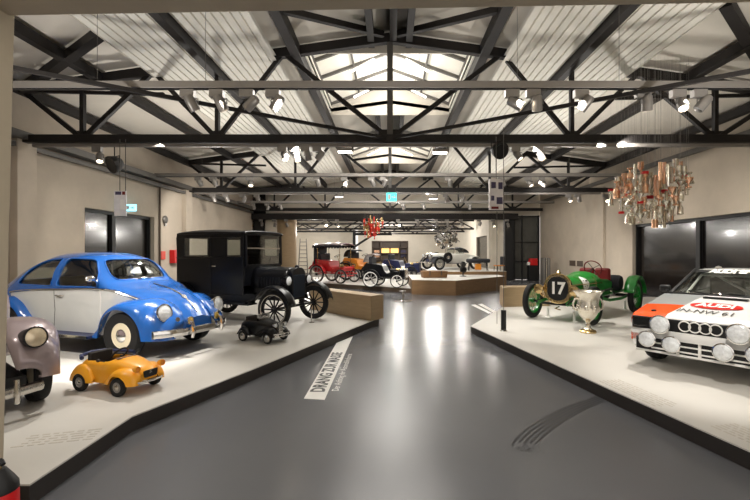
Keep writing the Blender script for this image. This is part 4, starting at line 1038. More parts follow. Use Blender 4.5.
# ================================================================== THINGS FARTHER BACK
def veteran(name, label, loc, rz, colour, rf=.36, rr=.45, wb=1.35, canopy=False, hood=False, bonnet=None, trim='black', wheels='print_white', scale=1.):
    t = thing(name, label, 'car', loc, rz, scale=scale)
    for s in (-1, 1):
        wheel(t, (wb/2, s*.58, rf), rf, .06, 'wire', s, rim='dark_metal', rims=wheels, nsp=14, rimratio=.86)
        wheel(t, (-wb/2, s*.62, rr), rr, .065, 'wire', s, rim='dark_metal', rims=wheels, nsp=16, rimratio=.87)
        MB().path([(wb/2+.3, s*.36, rf+.12), (0, s*.38, rr+.05), (-wb/2-.3, s*.38, rr+.1)], .03, 6).build('chassis_rail', trim, t)
        rows = []
        for k in range(14):
            a = R(10+k*11); rows.append([V(-wb/2+(rr+.07)*math.cos(a), s*(.62+d), rr+(rr+.07)*math.sin(a)) for d in (-.1, 0, .1)])
        MB().grid(rows).build('rear_mudguard', trim, t, solid=.012)
        MB().path([(wb/2+.02, s*.5, rf+.42), (wb/2+.06, s*.5, rf+.2)], .02, 6).build('lamp_bracket', trim, t)
        MB().lathe([(0, -.08), (.06, -.07), (.075, .06), (.07, .08), (0, .08)], 16, T(wb/2+.02, s*.5, rf+.5) @ Matrix.Rotation(PI/2, 4, 'Y')).build('carriage_lamp', 'brass', t)
    for x, r in ((wb/2, rf), (-wb/2, rr)): MB().tube((x, -.56, r), (x, .56, r), .025).build('axle', trim, t)
    side = [(-wb/2-.35, rr+.12), (wb/2-.05, rr+.12), (wb/2+.1, rr+.32), (wb/2-.15, rr+.36), (.12, rr+.26), (.0, rr+.34), (-.12, rr+.62), (-wb/2-.28, rr+.72), (-wb/2-.42, rr+.5)]
    MB().prism(round_poly(side, .05), -.44, .44, XZ).build('body_tub', colour, t, bevel=.02)
    MB().box((-.42, 0, rr+.5), (.5, .8, .18)).box((-.68, 0, rr+.78), (.14, .82, .44)).build('seat', 'canvas_black', t, bevel=.05)
    MB().tube((.28, .05, rr+.3), (.05, .05, rr+.85), .016).build('steering_column', 'brass', t)
    MB().ring((.05, .05, rr+.86), .15, .012, (-.4, 0, .9), 22, 6).build('steering_wheel', 'black', t)
    if bonnet:
        MB().prism(round_poly([(-.26, rf+.05), (.26, rf+.05), (.26, rf+.52), (-.26, rf+.52)], .1), .2, wb/2+.26, YZ).build('bonnet', colour, t, bevel=.02)
        MB().prism(round_poly([(-.23, rf+.02), (.23, rf+.02), (.23, rf+.54), (-.23, rf+.54)], .06), wb/2+.26, wb/2+.33, YZ).build('radiator', bonnet, t, bevel=.01)
    if canopy:
        for x, z0 in ((-.75, rr+.5), (.55, rr+.3)):
            for s in (-1, 1): MB().tube((x, s*.46, z0), (x, s*.46, rr+1.36), .016).build('canopy_post', 'brass', t)
        rows = [[V(x, y, rr+1.36+.10*(1-(y/.56)**2)+.05*(1-((x+.1)/.95)**2)) for y in [-.56+1.12*k/10 for k in range(11)]] for x in [-.98+1.7*k/10 for k in range(11)]]
        MB().grid(rows).build('canopy', 'mauve_grey', t, solid=.03)
        for s in (-1, 1): MB().grid([[V(-.98+1.7*k/20, s*.57, rr+1.37-dz*(1+.25*math.cos(k*PI))) for k in range(21)] for dz in (-.0, .12)]).build('canopy_fringe', 'canvas_black', t, solid=.01)
        MB().box((-.92, 0, rr+.90), (.05, 1.0, .95)).build('rear_curtain', 'canvas_black', t)
    if hood:
        rows = []
        for k in range(9):
            a = R(5+k*15); rows.append([V(-.62-.42*math.cos(a)*.9, y, rr+.72+.42*math.sin(a)) for y in (-.44, -.3, 0, .3, .44)])
        MB().grid(rows).build('folding_hood', 'canvas_black' if hood is True else hood, t, solid=.02)
    return t
FP = .2
veteran('veteran_car', 'bright red veteran car with a striped flat canopy on brass posts', (-2.62, 20.3, FP), -28, 'carriage_red', rf=.33, rr=.42, canopy=True, wheels='lamp_grey', trim='carriage_red')
veteran('veteran_car', 'orange bodied veteran car with a black top between the red one and the black one', (-1.38, 21.9, FP), -35, 'carriage_orange', rf=.4, rr=.46, hood=True, bonnet='brass', wheels='black')
veteran('veteran_car', 'black motor carriage with pale spoked wheels beside the wooden platform', (-.13, 17.8, FP), -14, 'ford_black', rf=.30, rr=.37, wb=1.2, hood='mauve_grey', bonnet='chrome_soft', scale=.93)
veteran('veteran_car', 'dark blue small old car half hidden behind the wooden platform', (.72, 23.4, FP), -20, 'dark_blue', rf=.34, rr=.36, wb=1.3, bonnet='dark_blue', wheels='black')
# white roadster
t = thing('roadster', 'white vintage roadster with a black hood on the higher wooden platform', 'car', (3.3, 22.8, .74), 180+27, scale=.9)
ST = [(-1.95,.40,.55,.62,.3,.25,2.2), (-1.6,.36,.72,.80,.5,.42,2.4), (-1.0,.34,.84,.92,.58,.5,2.8), (-.5,.34,.88,.94,.6,.52,3), (.2,.34,.86,.96,.58,.5,2.8), (.5,.36,.84,.97,.46,.42,2.4), (1.2,.40,.82,.95,.36,.33,2.2), (1.55,.42,.80,.93,.32,.3,2.2)]
me = boolean(hull_mb(ST, 0, nx=40), [('DIFFERENCE', hull_mb(ST, .02, nx=40)), ('DIFFERENCE', MB().prism([(-.75,-.48), (.1,-.48), (.1,.48), (-.75,.48)], .75, 1.5))], 'body_shell', ['roadster_white']); link('body_shell', me, t)
RFf = [(.45,.40,.75,.45), (.7,.46,.78,.42), (.95,.70,.80,.40), (1.25,.80,.80,.40), (1.5,.77,.79,.42), (1.7,.62,.76,.44), (1.8,.46,.7,.46)]
RRf = [(-1.95,.40,.72,.5), (-1.75,.62,.76,.5), (-1.4,.80,.78,.5), (-1.05,.78,.78,.5), (-.8,.6,.77,.5), (-.6,.40,.75,.5)]
for s in (-1, 1):
    fender(RFf, 1.25, .36, .40, low=.36, side=s).build('front_wing', 'canvas_black', t, solid=.018)
    fender(RRf, -1.28, .36, .42, low=.36, side=s).build('rear_wing', 'roadster_white', t, solid=.018)
    MB().box((-.08, s*.68, .37), (1.1, .2, .03)).build('running_board', 'canvas_black', t)
    for x in (1.25, -1.28): wheel(t, (x, s*.66, .36), .36, .11, 'wire', s, rim='chrome', rims='lamp_grey', nsp=16, rimratio=.72)
    headlamp(t, (1.72, s*.36, .82), (1, 0, 0), .11, .18)
    wheel(t, (.62, s*.60, .72), .30, .1, 'disc', s, rims='canvas_black', tname='spare_wheel')
MB().prism(round_poly([(-.26,.42), (.26,.42), (.22,.98), (-.22,.98)], .06), 1.55, 1.63, YZ).build('radiator', 'chrome', t, bevel=.01)
rows = [[V(-.05-.95*u, y*.50*(1-.05*u), .93+.40*math.sin(PI*min(max(u*.8+.18, 0), 1))**.6*(1-.15*abs(y)**3)) for y in [-1+2*k/10 for k in range(11)]] for u in [k/10 for k in range(11)]]
MB().grid(rows).build('folding_hood', 'canvas_black', t, solid=.03)
MB().bar((.12, -.46, .95), (.02, -.44, 1.3), .03, .03).bar((.12, .46, .95), (.02, .44, 1.3), .03, .03).bar((.02, -.44, 1.3), (.02, .44, 1.3), .03, .03).build('windscreen_frame', 'chrome', t)
for s in (-1, 1):
    MB().add([(.0, s*.50, .94), (-.6, s*.53, .94), (-.6, s*.49, 1.24), (-.05, s*.47, 1.28)], [(0,1,2,3)]).build('side_curtain', 'car_glass', t, solid=.01)
MB().path([(1.8, -.7, .42), (1.85, -.3, .42), (1.85, .3, .42), (1.8, .7, .42)], .03, 8).build('front_bumper', 'chrome', t)
# wicker hamper, engine, bench, chair
p = at(434, 276, 17.9); p.z = .58
t = thing('wicker_hamper', 'brown wicker hamper on the wooden platform, below the white roadster', 'hamper', p, 8)
MB().box((0, 0, .12), (1.0, .5, .24), taper=1.08).build('basket', 'wicker', t, bevel=.02); MB().box((0, 0, .26), (1.1, .56, .05)).build('lid', 'wicker', t, bevel=.02)
for x in (-.25, .25): MB().box((x, -.30, .2), (.05, .03, .2)).build('strap', 'oak_end', t)
p = at(463, 276, 18.8); p.z = .58
t = thing('engine_exhibit', 'small dark engine on a slim stand on the wooden platform', 'engine', p)
MB().lathe([(.16, 0), (.16, .03), (.03, .05), (.03, .2), (0, .2)], 18).build('stand', 'dark_metal', t)
MB().box((0, 0, .30), (.26, .22, .2)).lathe([(.1, .38), (.1, .62), (.06, .66), (0, .66)], 16).build('engine_block', 'dark_metal', t, bevel=.02)
b = MB()
for k in range(6): b.lathe([(.135, .42+.035*k), (.135, .432+.035*k), (0, .432+.035*k)], 16)
b.build('cooling_fin_stack', 'steel_grey', t); MB().ring((0, -.16, .3), .12, .018, (0,1,0), 20).build('flywheel', 'black', t)
p = at(478, 270, 20.8); p.z = .74
t = thing('upholstered_bench', 'dark long upholstered bench at the tail of the white roadster', 'bench', p, -4)
MB().box((0, 0, .50), (1.15, .45, .20)).build('cushion', 'canvas_black', t, bevel=.07)
for x in (-.42, .42):
    for y in (-.15, .15): MB().tube((x, y, .42), (x*1.1, y*1.2, 0), .025, .018).build('leg', 'dark_metal', t)
MB().box((0, 0, .2), (.3, .2, .3)).build('orange_panel', 'carriage_orange', t, bevel=.02)
p = at(499, 271, 20.75); p.z = .74
t = thing('wooden_chair', 'small orange brown chair with a dark back at the right end of the wooden platform', 'chair', p, 200)
MB().box((0, 0, .26), (.42, .36, .05)).build('seat', 'carriage_orange', t, bevel=.015); MB().box((-.2, 0, .50), (.05, .34, .42)).build('backrest', 'canvas_black', t, bevel=.015)
for x in (-.17, .17):
    for y in (-.14, .14): MB().tube((x, y, .25), (x*1.1, y*1.1, 0), .02, .014).build('leg', 'dark_metal', t)
# info stand on the floor
p = onp(403.5, 301, 0)
t = thing('information_stand', 'chrome disc foot with a short slanted post on the floor in the aisle', 'stand', p)
MB().lathe([(.33, 0), (.33, .012), (.30, .022), (0, .026)], 40).build('foot_plate', 'chrome', t); MB().tube((0, 0, .02), (-.03, .03, .32), .03).build('post', 'chrome_soft', t)
MB().box((-.03, .03, .34), (.22, .15, .02)).build('plate', 'chrome_soft', t, bevel=.004)
# far mobiles
chandelier('trophy_chandelier', 'far hanging cluster of red and gold pieces in front of the back room showcase', at(372, 231, 21.0), .55, .45, .42, 40, ('vermilion', 'brass'), 2.0)
c = at(446, 238, 25.9)
t = thing('hanging_mobile', 'far hanging ball of shiny silver hub caps above the white roadster', 'mobile', c); rnd = random.Random(5)
hub = MB().lathe([(0, 0), (.17, 0), (.18, .03), (.12, .05), (.06, .06), (0, .07)], 18).mesh('hub_cap', 'chrome'); wm = MB()
for k in range(46):
    q = V(rnd.gauss(0, 1), rnd.gauss(0, 1), rnd.gauss(0, 1)).normalized()*rnd.uniform(.3, 1); q = V(q.x*.80, q.y*.6, q.z*.62)
    o = link('hub_cap', hub, t); o.location = q; o.rotation_euler = (rnd.uniform(0, 6), rnd.uniform(0, 6), 0); wm.tube(q, (q.x*.5, q.y*.5, 1.7), .004, n=4)
wm.build('suspension_wire', 'cable', t)
# ================================================================== WALL AND CEILING FITTINGS
x = XL+.12
tag(MB().box((XL+.1, 15.95, 1.5), (.2, .5, .5)).build('fire_hose_cabinet', 'red', bevel=.02), 'red square hose cabinet on the left wall behind the black sedan', 'cabinet')
tag(MB().box((XL+.03, 15.2, 1.55), (.05, .28, .3)).build('fire_sign', 'vermilion', bevel=.005), 'small orange red sign on the left wall beside the red hose cabinet', 'sign')
t = thing('wall_bell', 'round grey bell on the left wall right of the dark door', 'bell', (XL+.02, 15.35, 2.85))
MB().lathe([(.15, 0), (.15, .03), (.11, .07), (.04, .09), (0, .09)], 24, Matrix.Rotation(PI/2, 4, 'Y')).build('gong', 'steel_grey', t); MB().box((.02, .0, -.18), (.05, .1, .1)).build('base', 'lamp_grey', t)
tag(MB().tube((XL+.06, 14.95, .2), (XL+.06, 14.95, CAM+2.4), .035).build('wall_pipe', 'oak_end'), 'thin dark vertical pipe on the left wall right of the dark door', 'pipe')
t = thing('exit_sign', 'small glowing blue exit sign over the dark door on the left wall', 'exit sign', (XL+.02, 13.0, CAM+1.37))
MB().box((.22, 0, 0), (.30, .06, .2)).build('case', 'exit_blue', t, bevel=.008); MB().box((.14, -.034, 0), (.09, .006, .12)).build('door_symbol', 'print_white', t); MB().prism([(.22,.02), (.28,.02), (.28,.05), (.34,0), (.28,-.05), (.28,-.02), (.22,-.02)], .031, .037, XZ @ Matrix.Scale(-1, 4, (0,0,1))).build('arrow_symbol', 'print_white', t)
t = thing('exit_sign', 'small glowing green exit sign hanging under the middle of the second truss', 'exit sign', at(391.5, 197, 16.8))
MB().box((0, 0, 0), (.40, .07, .33)).build('case', 'exit_green', t, bevel=.008); MB().box((-.09, -.038, 0), (.10, .006, .20)).build('door_symbol', 'print_white', t); MB().prism([(.0,.02), (.1,.02), (.1,.06), (.17,0), (.1,-.06), (.1,-.02), (.0,-.02)], .035, .041, XZ @ Matrix.Scale(-1, 4, (0,0,1))).build('arrow_symbol', 'print_white', t)
for dx in (-.15, .15): MB().tube((dx, 0, .16), (dx, 0, .42), .008).build('hanger', 'cable', t)
def speaker(label, p, rz):
    t = thing('loudspeaker', label, 'loudspeaker', p, rz)
    q = Matrix.Rotation(R(115), 4, 'X')
    MB().lathe([(0, -.16), (.10, -.15), (.17, -.04), (.19, .06), (.19, .09), (.15, .09), (.05, .0), (0, .02)], 28, q).build('cabinet', 'black', t)
    MB().lathe([(0, .075), (.16, .08), (.16, .07), (0, .065)], 24, q).build('grille', 'dark_metal', t)
    MB().path([(-.2, 0, 0), (-.2, 0, .16), (.2, 0, .16), (.2, 0, 0)], .012, 6).tube((0, 0, .16), (0, 0, HB-p.z-.08), .012).build('bracket', 'black', t)
speaker('round black loudspeaker hanging on the left above the dark door', at(114.5, 164, 9.3), -30)
speaker('black loudspeaker hanging above the right banner', at(499, 150, 9.3), 20)
def banner(label, u0, u1, v0, v1, Y, spec, cab, fl):
    a, b_ = at(u0, v0, Y), at(u1, v1, Y); w, h = b_.x-a.x, a.z-b_.z
    t = thing('hanging_banner', label, 'banner', ((a.x+b_.x)/2, Y, (a.z+b_.z)/2))
    MB().box((0, 0, 0), (w, .03, h)).build('panel', 'banner', t, bevel=.003)
    for (x, z, sx, sz, m) in spec: MB().box((x*w, -.017, z*h), (sx*w, .008, sz*h)).build('picture', m, t, bevel=.004)
    for x in cab: MB().tube((x*w, 0, h/2), (x*w, 0, HB-(a.z+b_.z)/2-.06), .008, n=6).build('cable', 'cable', t)
    for x in fl: MB().tube((x*w, 0, -h/2), (x*w, 0, PH-(a.z+b_.z)/2), .007, n=6).build('cable', 'cable', t)
    return t
banner('pale hanging banner with a dark head strip on the left, before the dark door', 114.5, 126.5, 191, 216, 9.08, [(-.15, .41, .5, .13, 'banner_pic'), (.3, .41, .25, .13, 'oxblood'), (.2, -.05, .35, .4, 'print_white')], (-.05, .42), ())
banner('white hanging banner with four dark pictures on the right, under the black loudspeaker', 489, 503.5, 179, 210, 8.9, [(-.2, .3, .32, .2, 'banner_pic'), (.28, .28, .3, .22, 'banner_pic'), (-.26, -.12, .22, .16, 'banner_pic'), (.22, -.2, .42, .22, 'banner_pic'), (-.1, -.43, .5, .08, 'oxblood')], (0,), (.05,))
p = onp(503.6, 331, PH)
t = thing('cable_stand', 'black upright cable weight near the corner of the right platform', 'stand', p)
MB().lathe([(.07, 0), (.07, .008), (.015, .015), (.015, .03), (0, .03)], 18).build('foot', 'chrome_soft', t)
MB().lathe([(.05, .025), (.05, .40), (.012, .405), (0, .405)], 20).build('weight', 'black', t)
MB().tube((0, 0, .4), (0, 0, CAM+2.4-PH), .006, n=6).build('cable', 'cable', t)
for k, (u0, u1, lab) in enumerate(((570, 575.5, 'left one of the two small dark square signs on the right wall'), (577.5, 583, 'right one of the two small dark square signs on the right wall'))):
    y0, y1 = F*XR/(u0-UX), F*XR/(u1-UX); tag(MB().box((XR-.015, (y0+y1)/2, 1.12), (.03, abs(y0-y1), .26)).build('wall_sign', 'oak_end', bevel=.004), lab, 'sign')
p = onp(545.5, 283, 0)
t = thing('display_column', 'grey fluted metal pillar beside the far glass door', 'pillar', p)
MB().box((0, 0, .68), (.42, .3, 1.36)).build('body', 'steel_grey', t, bevel=.02)
for k in range(3): MB().box((-.13+.13*k, -.155, .68), (.07, .03, 1.3)).build('flute', 'chrome_soft' if k == 1 else 'lamp_grey', t, bevel=.008)
t = thing('exhibit_pedestal', 'red box on a dark pedestal by the far glass door', 'exhibit', (8.25, 24.3, 0))
MB().box((0, 0, .45), (.5, .4, .9)).build('pedestal', 'black', t, bevel=.01); MB().box((.03, 0, 1.10), (.42, .35, .4)).build('box', 'red', t, bevel=.02); MB().box((-.25, -.05, 1.0), (.12, .2, .2)).build('white_block', 'print_white', t, bevel=.01)
# fire extinguisher at the entrance
t = thing('fire_extinguisher', 'red fire extinguisher with a black top at the lower left corner', 'fire extinguisher', (-2.05, 2.2, 0), scale=1.03)
MB().lathe([(.075, 0), (.082, .02), (.082, .39), (.07, .43), (.03, .45), (0, .45)], 28).build('cylinder', 'red', t)
MB().lathe([(.078, .405), (.082, .41), (.080, .44), (.06, .475), (.03, .52), (0, .53)], 28).build('valve_cover', 'black', t)
MB().path([(0, 0, .53), (-.02, 0, .56), (.03, -.02, .57), (.05, -.03, .555)], .012, 6).build('handle', 'black', t)
MB().ring((0.0, -.01, .535), .022, .004, (0,1,0), 14, 5).build('gauge', 'brass', t)
MB().box((0, -.083, .2), (.09, .006, .1)).build('instruction_plate', 'print_white', t)

# ================================================================== LIGHTING TRACKS AND SPOTLIGHTS
TRY = (6.6, 14.3, 22.0)
ordn = ['first', 'second', 'third', 'fourth', 'fifth', 'sixth', 'seventh', 'eighth', 'ninth', 'tenth', 'eleventh', 'twelfth', 'thirteenth', 'fourteenth']
for k, y in enumerate(TRY):
    t = thing('lighting_track', ['nearest long grey lighting track, across the whole hall in front of the first truss', 'second long grey lighting track, between the first and second truss', 'third long grey lighting track, between the second and third truss'][k], 'lighting track', (0, y, CAM+2.62), group='long lighting tracks')
    MB().box((.3, 0, 0), (16.6, .10, .11)).build('rail', 'track_grey', t, bevel=.006); MB().box((.3, 0, -.06), (16.6, .05, .02)).build('busbar', 'dark_metal', t)
    for x in (-6.4, -4.6, -2.9, 2.0, 3.6, 6.1):
        MB().tube((x, 0, .05), (x, 0, RZ(x)-CAM-2.62-.2), .0035, n=6).build('hanger_cable', 'cable', t)
for k, y in enumerate((9.3, 16.95)):
    t = thing('lighting_track', ['slim grey track fixed under the first truss', 'slim grey track fixed under the second truss'][k], 'lighting track', (0, y, HB-.14))
    MB().box((.3, 0, 0), (16.4, .07, .07)).build('rail', 'track_grey', t)
HEAD = MB().lathe([(0, -.13), (.05, -.128), (.07, -.10), (.073, .0), (.073, .10), (.066, .105), (.060, .09), (.060, .06), (0, .06)], 22).mesh('lamp_head', 'lamp_grey')
LENS_ON = MB().lathe([(0, .07), (.057, .07), (.057, .065), (0, .06)], 18).mesh('lens', 'lamp_glow'); LENS_OFF = MB().lathe([(0, .07), (.057, .07), (.057, .065), (0, .06)], 18).mesh('lens', 'lens')
ADP = MB().box((-.06, 0, -.055), (.20, .09, .11)).mesh('adapter', 'lamp_grey')
YOKE = MB().path([(-.085, 0, -.17), (-.085, 0, -.10), (.085, 0, -.10), (.085, 0, -.17)], .010, 6).mesh('yoke', 'steel_grey')
def row(where, Y, zt, items, size=1., sol=True):
    items = sorted(items, key=lambda i: i[0])
    for k, (u, v, aim, on) in enumerate(items):
        if Y > 24 and False: pass
        h = at(u, v, Y); lab = f'{ordn[k]} spotlight from the left on {where}' if len(items) > 1 else f'lone spotlight on {where}'
        t = thing('track_spotlight', lab, 'spotlight', (h.x, Y, zt), group='spotlights on the tracks')
        dz = min(h.z-zt, -.20*size); a = link('adapter', ADP, t); a.scale = (size,)*3
        if dz < -.24*size: MB().tube((0, 0, -.05), (0, 0, dz+.1), .012, n=6).build('drop_rod', 'steel_grey', t)
        yk = link('yoke', YOKE, t); yk.location = (0, 0, dz+.17*size); yk.scale = (size,)*3
        d = Vector(aim).normalized(); hd = link('lamp_head', HEAD, t); hd.location = (0, 0, dz); hd.scale = (size,)*3
        hd.rotation_euler = d.to_track_quat('Z', 'Y').to_euler()
        link('lens', LENS_ON if on else LENS_OFF, hd)
        MB().box((0, 0, dz/2), (.03, .03, max(abs(dz)-.02, .03))).build('stem', 'steel_grey', t)
LOOK = (-.1, -.2, -1)
row('the nearest lighting track', TRY[0], CAM+2.545, [(192, 99, (.4, .5, -1), 1), (221, 99, (.4, .4, -1), 1), (251, 96, (-.8, .2, -.7), 0), (277, 96, (-.7, .3, -.9), 0), (516, 95, (.9, -.2, -.6), 1), (537, 97, (.2, .5, -1), 0), (585, 98, (-.5, .5, -.8), 0), (647, 93, (.1, .2, -1), 1), (682, 96, (-.1, -.5, -.9), 1), (703, 97, (-.6, .2, -.8), 0)], 1.08)
row('the slim track under the first truss', 9.3, HB-.17, [(100, 158, (.2, -.4, -1), 1), (285, 156, (.2, -.4, -1), 1), (297, 157, (.3, -.3, -1), 1), (308, 156, (.2, .3, -1), 0), (320, 150, (-.6, .2, -.8), 0), (518, 155, (.5, -.4, -.9), 1), (541, 153, (.4, -.4, -1), 1)], 1.0)
row('the second lighting track', TRY[1], CAM+2.545, [(200, 181, (.5, .3, -1), 0), (215, 183, (.4, .2, -1), 0), (251, 183, (.1, -.5, -1), 1), (318, 181, (.2, .3, -1), 0), (346, 181, (-.4, .2, -1), 0), (373, 181, (.4, .2, -.8), 0), (385, 179, (-.4, .3, -.8), 0), (450, 179, (.1, .3, -1), 0), (503, 183, (.4, -.3, -1), 0), (530, 183, (.5, -.5, -1), 1), (543, 182, (.8, .2, -.6), 1)], 1.05)
row('the slim track under the second truss', 16.95, HB-.17, [(214, 198, (.4, .2, -1), 0), (227, 198, (.3, .3, -1), 0), (244, 198, (-.4, .2, -1), 0), (258, 199, (.4, -.2, -1), 0), (447, 198, (.3, .2, -1), 0), (463, 198, (-.5, .2, -1), 0), (570, 199, (.1, -.5, -1), 1), (579, 198, (.4, .2, -1), 0), (607, 185, (-.1, -.6, -.8), 1)], 1.05)
row('the third lighting track', TRY[2], CAM+2.545, [(254, 207, (.3, -.4, -1), 0), (268, 208, (-.3, -.2, -1), 0), (281, 207, (.4, .2, -1), 0), (404, 207, (.2, .2, -1), 0), (424, 207, (.3, -.3, -1), 0), (470, 207, (-.3, .3, -1), 0)], 1.05)
row('the heavy dark beam', YB-.16, CAM+1.93, [(262, 224, (.2, -.5, -1), 0), (275, 225, (-.3, .2, -1), 0), (287, 225, (.4, .2, -1), 0), (326, 225, (.3, -.9, -.4), 1), (338, 225, (.2, -.4, -1), 1), (399, 225, (.1, -.9, -.4), 1), (418, 224, (.1, .3, -1), 0), (437, 224, (.4, .2, -1), 1), (448, 225, (.2, .2, -1), 0), (462, 225, (.2, -.2, -1), 1), (480, 224, (-.4, .2, -1), 0), (494, 225, (.2, -.4, -1), 1), (508, 225, (.3, .2, -1), 1)], 1.1)
# flat floodlights and the bright lamp by the left wall
for u, v, Y, lab in ((345, 152, 9.3, 'flat lit floodlight under the first truss left of the king post'), (440, 153, 9.3, 'flat lit floodlight under the first truss right of the king post'), (339, 197, 16.9, 'flat lit floodlight under the second truss left of the exit sign'), (433, 199, 16.9, 'flat lit floodlight under the second truss right of the exit sign')):
    p = at(u, v, Y); t = thing('floodlight', lab, 'floodlight', p, group='flat floodlights')
    MB().box((0, 0, .04), (.34, .2, .07)).build('housing', 'lamp_grey', t, bevel=.012); MB().box((0, 0, 0), (.30, .17, .012)).build('diffuser', 'tube_glow', t)
    MB().box((.17, 0, .12), (.04, .05, .22)).tube((.17, 0, .1), (.17, 0, HB-p.z-.178), .015).build('bracket', 'steel_grey', t)
p = at(172, 183, 15.6)
t = thing('wall_floodlight', 'bright white lamp on the cable duct at the top of the left wall', 'floodlight', p)
hd = link('lamp_head', HEAD, t); hd.rotation_euler = Vector((.5, -.8, -.35)).to_track_quat('Z', 'Y').to_euler(); link('lens', LENS_ON, hd); MB().tube((0, 0, .05), (-.2, 0, CAM+2.5-p.z), .014).build('bracket', 'steel_grey', t)
# fluorescent tubes in the lanterns
for k, (y0, y1) in enumerate(LANT):
    for s in (-1, 1):
        for j in range(2):
            yy = y0+(y1-y0)*(.28+.4*j); t = thing('tube_lamp', f'{["nearer", "farther"][j]} white tube lamp on the {["left", "right"][s > 0]} side of the {["nearest", "second"][k]} roof lantern', 'tube lamp', (s*.75, yy, CAM+4.75), group='lantern tube lamps')
            MB().tube((-.33*s, -.1, .16), (.33*s, .1, -.10), .022).build('tube', 'tube_glow', t); MB().tube((0, 0, .05), (0, 0, .45), .008).build('hanger', 'cable', t); MB().bar((-.34*s, -.1, .19), (.34*s, .1, -.07), .05, .03).build('batten', 'print_white', t)

# ================================================================== LIGHT
WARM = (1.0, .945, .87); NEUT = (1.0, .965, .91)
def spot(p, tgt, w, ang=48, blend=.6, col=WARM, r=.05):
    l = bpy.data.lights.new('spot', 'SPOT'); l.energy = w; l.spot_size = R(ang); l.spot_blend = blend; l.color = col; l.shadow_soft_size = r
    o = bpy.data.objects.new('spot_beam', l); COL.objects.link(o); o.location = p; o.rotation_euler = (Vector(tgt)-Vector(p)).to_track_quat('-Z', 'Y').to_euler()
def point(p, w, col=NEUT, r=.15):
    l = bpy.data.lights.new('point', 'POINT'); l.energy = w; l.color = col; l.shadow_soft_size = r
    o = bpy.data.objects.new('lamp_light', l); COL.objects.link(o); o.location = p
def area(p, tgt, w, sx, sy, col=NEUT):
    l = bpy.data.lights.new('area', 'AREA'); l.shape = 'RECTANGLE'; l.size = sx; l.size_y = sy; l.energy = w; l.color = col
    o = bpy.data.objects.new('lantern_light', l); COL.objects.link(o); o.location = p; o.rotation_euler = (Vector(tgt)-Vector(p)).to_track_quat('-Z', 'Y').to_euler()
TZ = CAM+2.35
K = 1.6
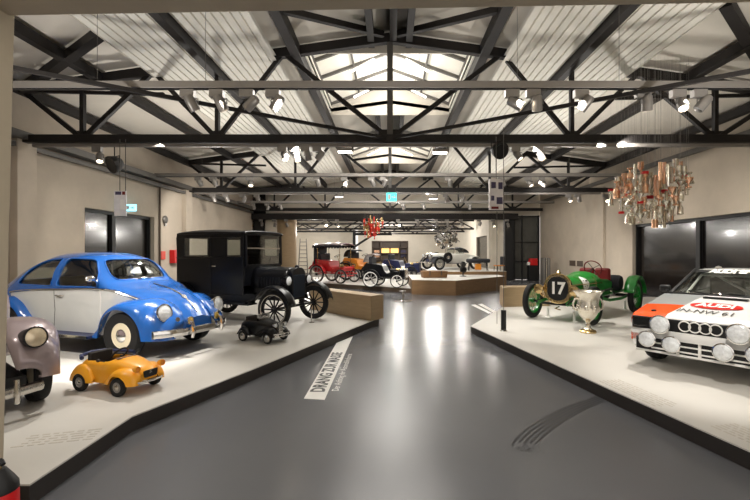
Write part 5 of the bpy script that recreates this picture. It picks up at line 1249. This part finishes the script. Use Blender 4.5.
for x, ty, tg, w, an in ((-2.6, 6.5, (-4.0, 6.2, .6), 260, 50), (-3.2, 9.2, (-5.2, 7.2, .9), 240, 52), (-3.2, 6.5, (-3.2, 4.4, .2), 130, 55), (-1.7, 6.5, (-3.2, 9.6, .8), 260, 46), (-2.0, 9.2, (-3.6, 9.6, 1.0), 180, 60),
                         (-4.9, 6.5, (-8.2, 9.5, 1.4), 25, 70), (-5.0, 9.2, (-8.2, 12.5, 1.4), 40, 70), (-5.2, 14.2, (-8.2, 17.5, 1.8), 150, 75), (-4.4, 3.0, (-4.8, 6.2, .7), 200, 55), (-3.4, 3.0, (-4.2, 4.2, .6), 60, 60),  # the pair nearest the entrance are added fill beams with no fitting
                         (2.0, 6.5, (4.3, 9.6, .5), 280, 46), (3.1, 9.2, (4.9, 10.4, .6), 200, 60), (2.8, 6.5, (3.2, 7.9, .4), 110, 40), (4.1, 6.5, (4.4, 5.3, .4), 150, 60), (2.3, 3.0, (3.9, 5.0, .7), 130, 50), (4.6, 6.5, (5.2, 8.3, 2.7), 110, 60), (2.9, 6.5, (5.1, 8.3, 2.7), 120, 40),  # the beam nearest the entrance is added fill, no fitting carries it
                         (5.0, 14.2, (9.0, 19, 2.0), 230, 75), (4.6, 9.2, (9.0, 16.8, 2.4), 190, 60), (5.0, 9.2, (9.0, 10.5, 4.2), 120, 80),
                         (-1.5, 14.2, (-2.4, 19.5, .3), 260, 50), (-.8, 14.2, (.2, 17.8, .4), 200, 46), (1.5, 16.9, (3.2, 22, .9), 300, 50), (0.4, 14.2, (.5, 13.0, 0), 120, 60), (1.6, 9.2, (2.0, 8.2, 0), 90, 60), (.6, 6.5, (.4, 5.0, 0), 60, 80)):
    spot((x, ty, TZ), tg, w*K, an)
for (u, w) in ((326, 90), (338, 60), (399, 90), (437, 60), (462, 60), (494, 60)):
    p = at(u, 225, YB-.4); spot(p, (p.x*.6, 14, -1.0), w, 110)
for p, w in (((-5.5, 29.5, 3.0), 130), ((0, 37, 3.0), 220), ((3, 30, 3.0), 200), ((-5, 27, 3.0), 60)): point(p, w)
for y0, y1 in LANT:
    point((0, (y0+y1)/2-.9, CAM+4.85), 34, NEUT, .25); point((0, (y0+y1)/2+.9, CAM+4.85), 34, NEUT, .25)
    area((0, (y0+y1)/2, CAM+4.45), (0, (y0+y1)/2, 0), 140, 3.0, 3.6)
# added upward lights without any fitting, to brighten the roof
for x in (-4.8, 0, 4.8):
    for y in (4.6, 11.7, 19.4): spot((x, y, CAM+.7), (x*1.02, y, 20), 215 if x else 140, 140, .7, NEUT, .12)
w = bpy.data.worlds.new('world'); SC.world = w; w.use_nodes = True
w.node_tree.nodes['Background'].inputs[0].default_value = (1.0, .93, .85, 1); w.node_tree.nodes['Background'].inputs[1].default_value = .6

# ================================================================== CAMERA
cam = bpy.data.cameras.new('camera'); co = bpy.data.objects.new('camera', cam); COL.objects.link(co)
co.location = (0, 0, CAM); co.rotation_euler = (PI/2, 0, 0)
cam.lens = F/750*36; cam.sensor_width = 36; cam.shift_x = -15/750; cam.shift_y = 2/750; cam.clip_start = .05; cam.clip_end = 200
SC.camera = co
vs = SC.view_settings; vs.view_transform = 'Standard'; vs.look = 'None'; vs.gamma = 1; vs.use_curve_mapping = False; vs.exposure = 1.05
SC.cycles.use_denoising = True; SC.cycles.denoising_prefilter = 'ACCURATE'; SC.cycles.use_adaptive_sampling = False
SC.cycles.max_bounces = 8; SC.cycles.transparent_max_bounces = 12; SC.cycles.caustics_reflective = False; SC.cycles.caustics_refractive = False; SC.cycles.sample_clamp_indirect = 4
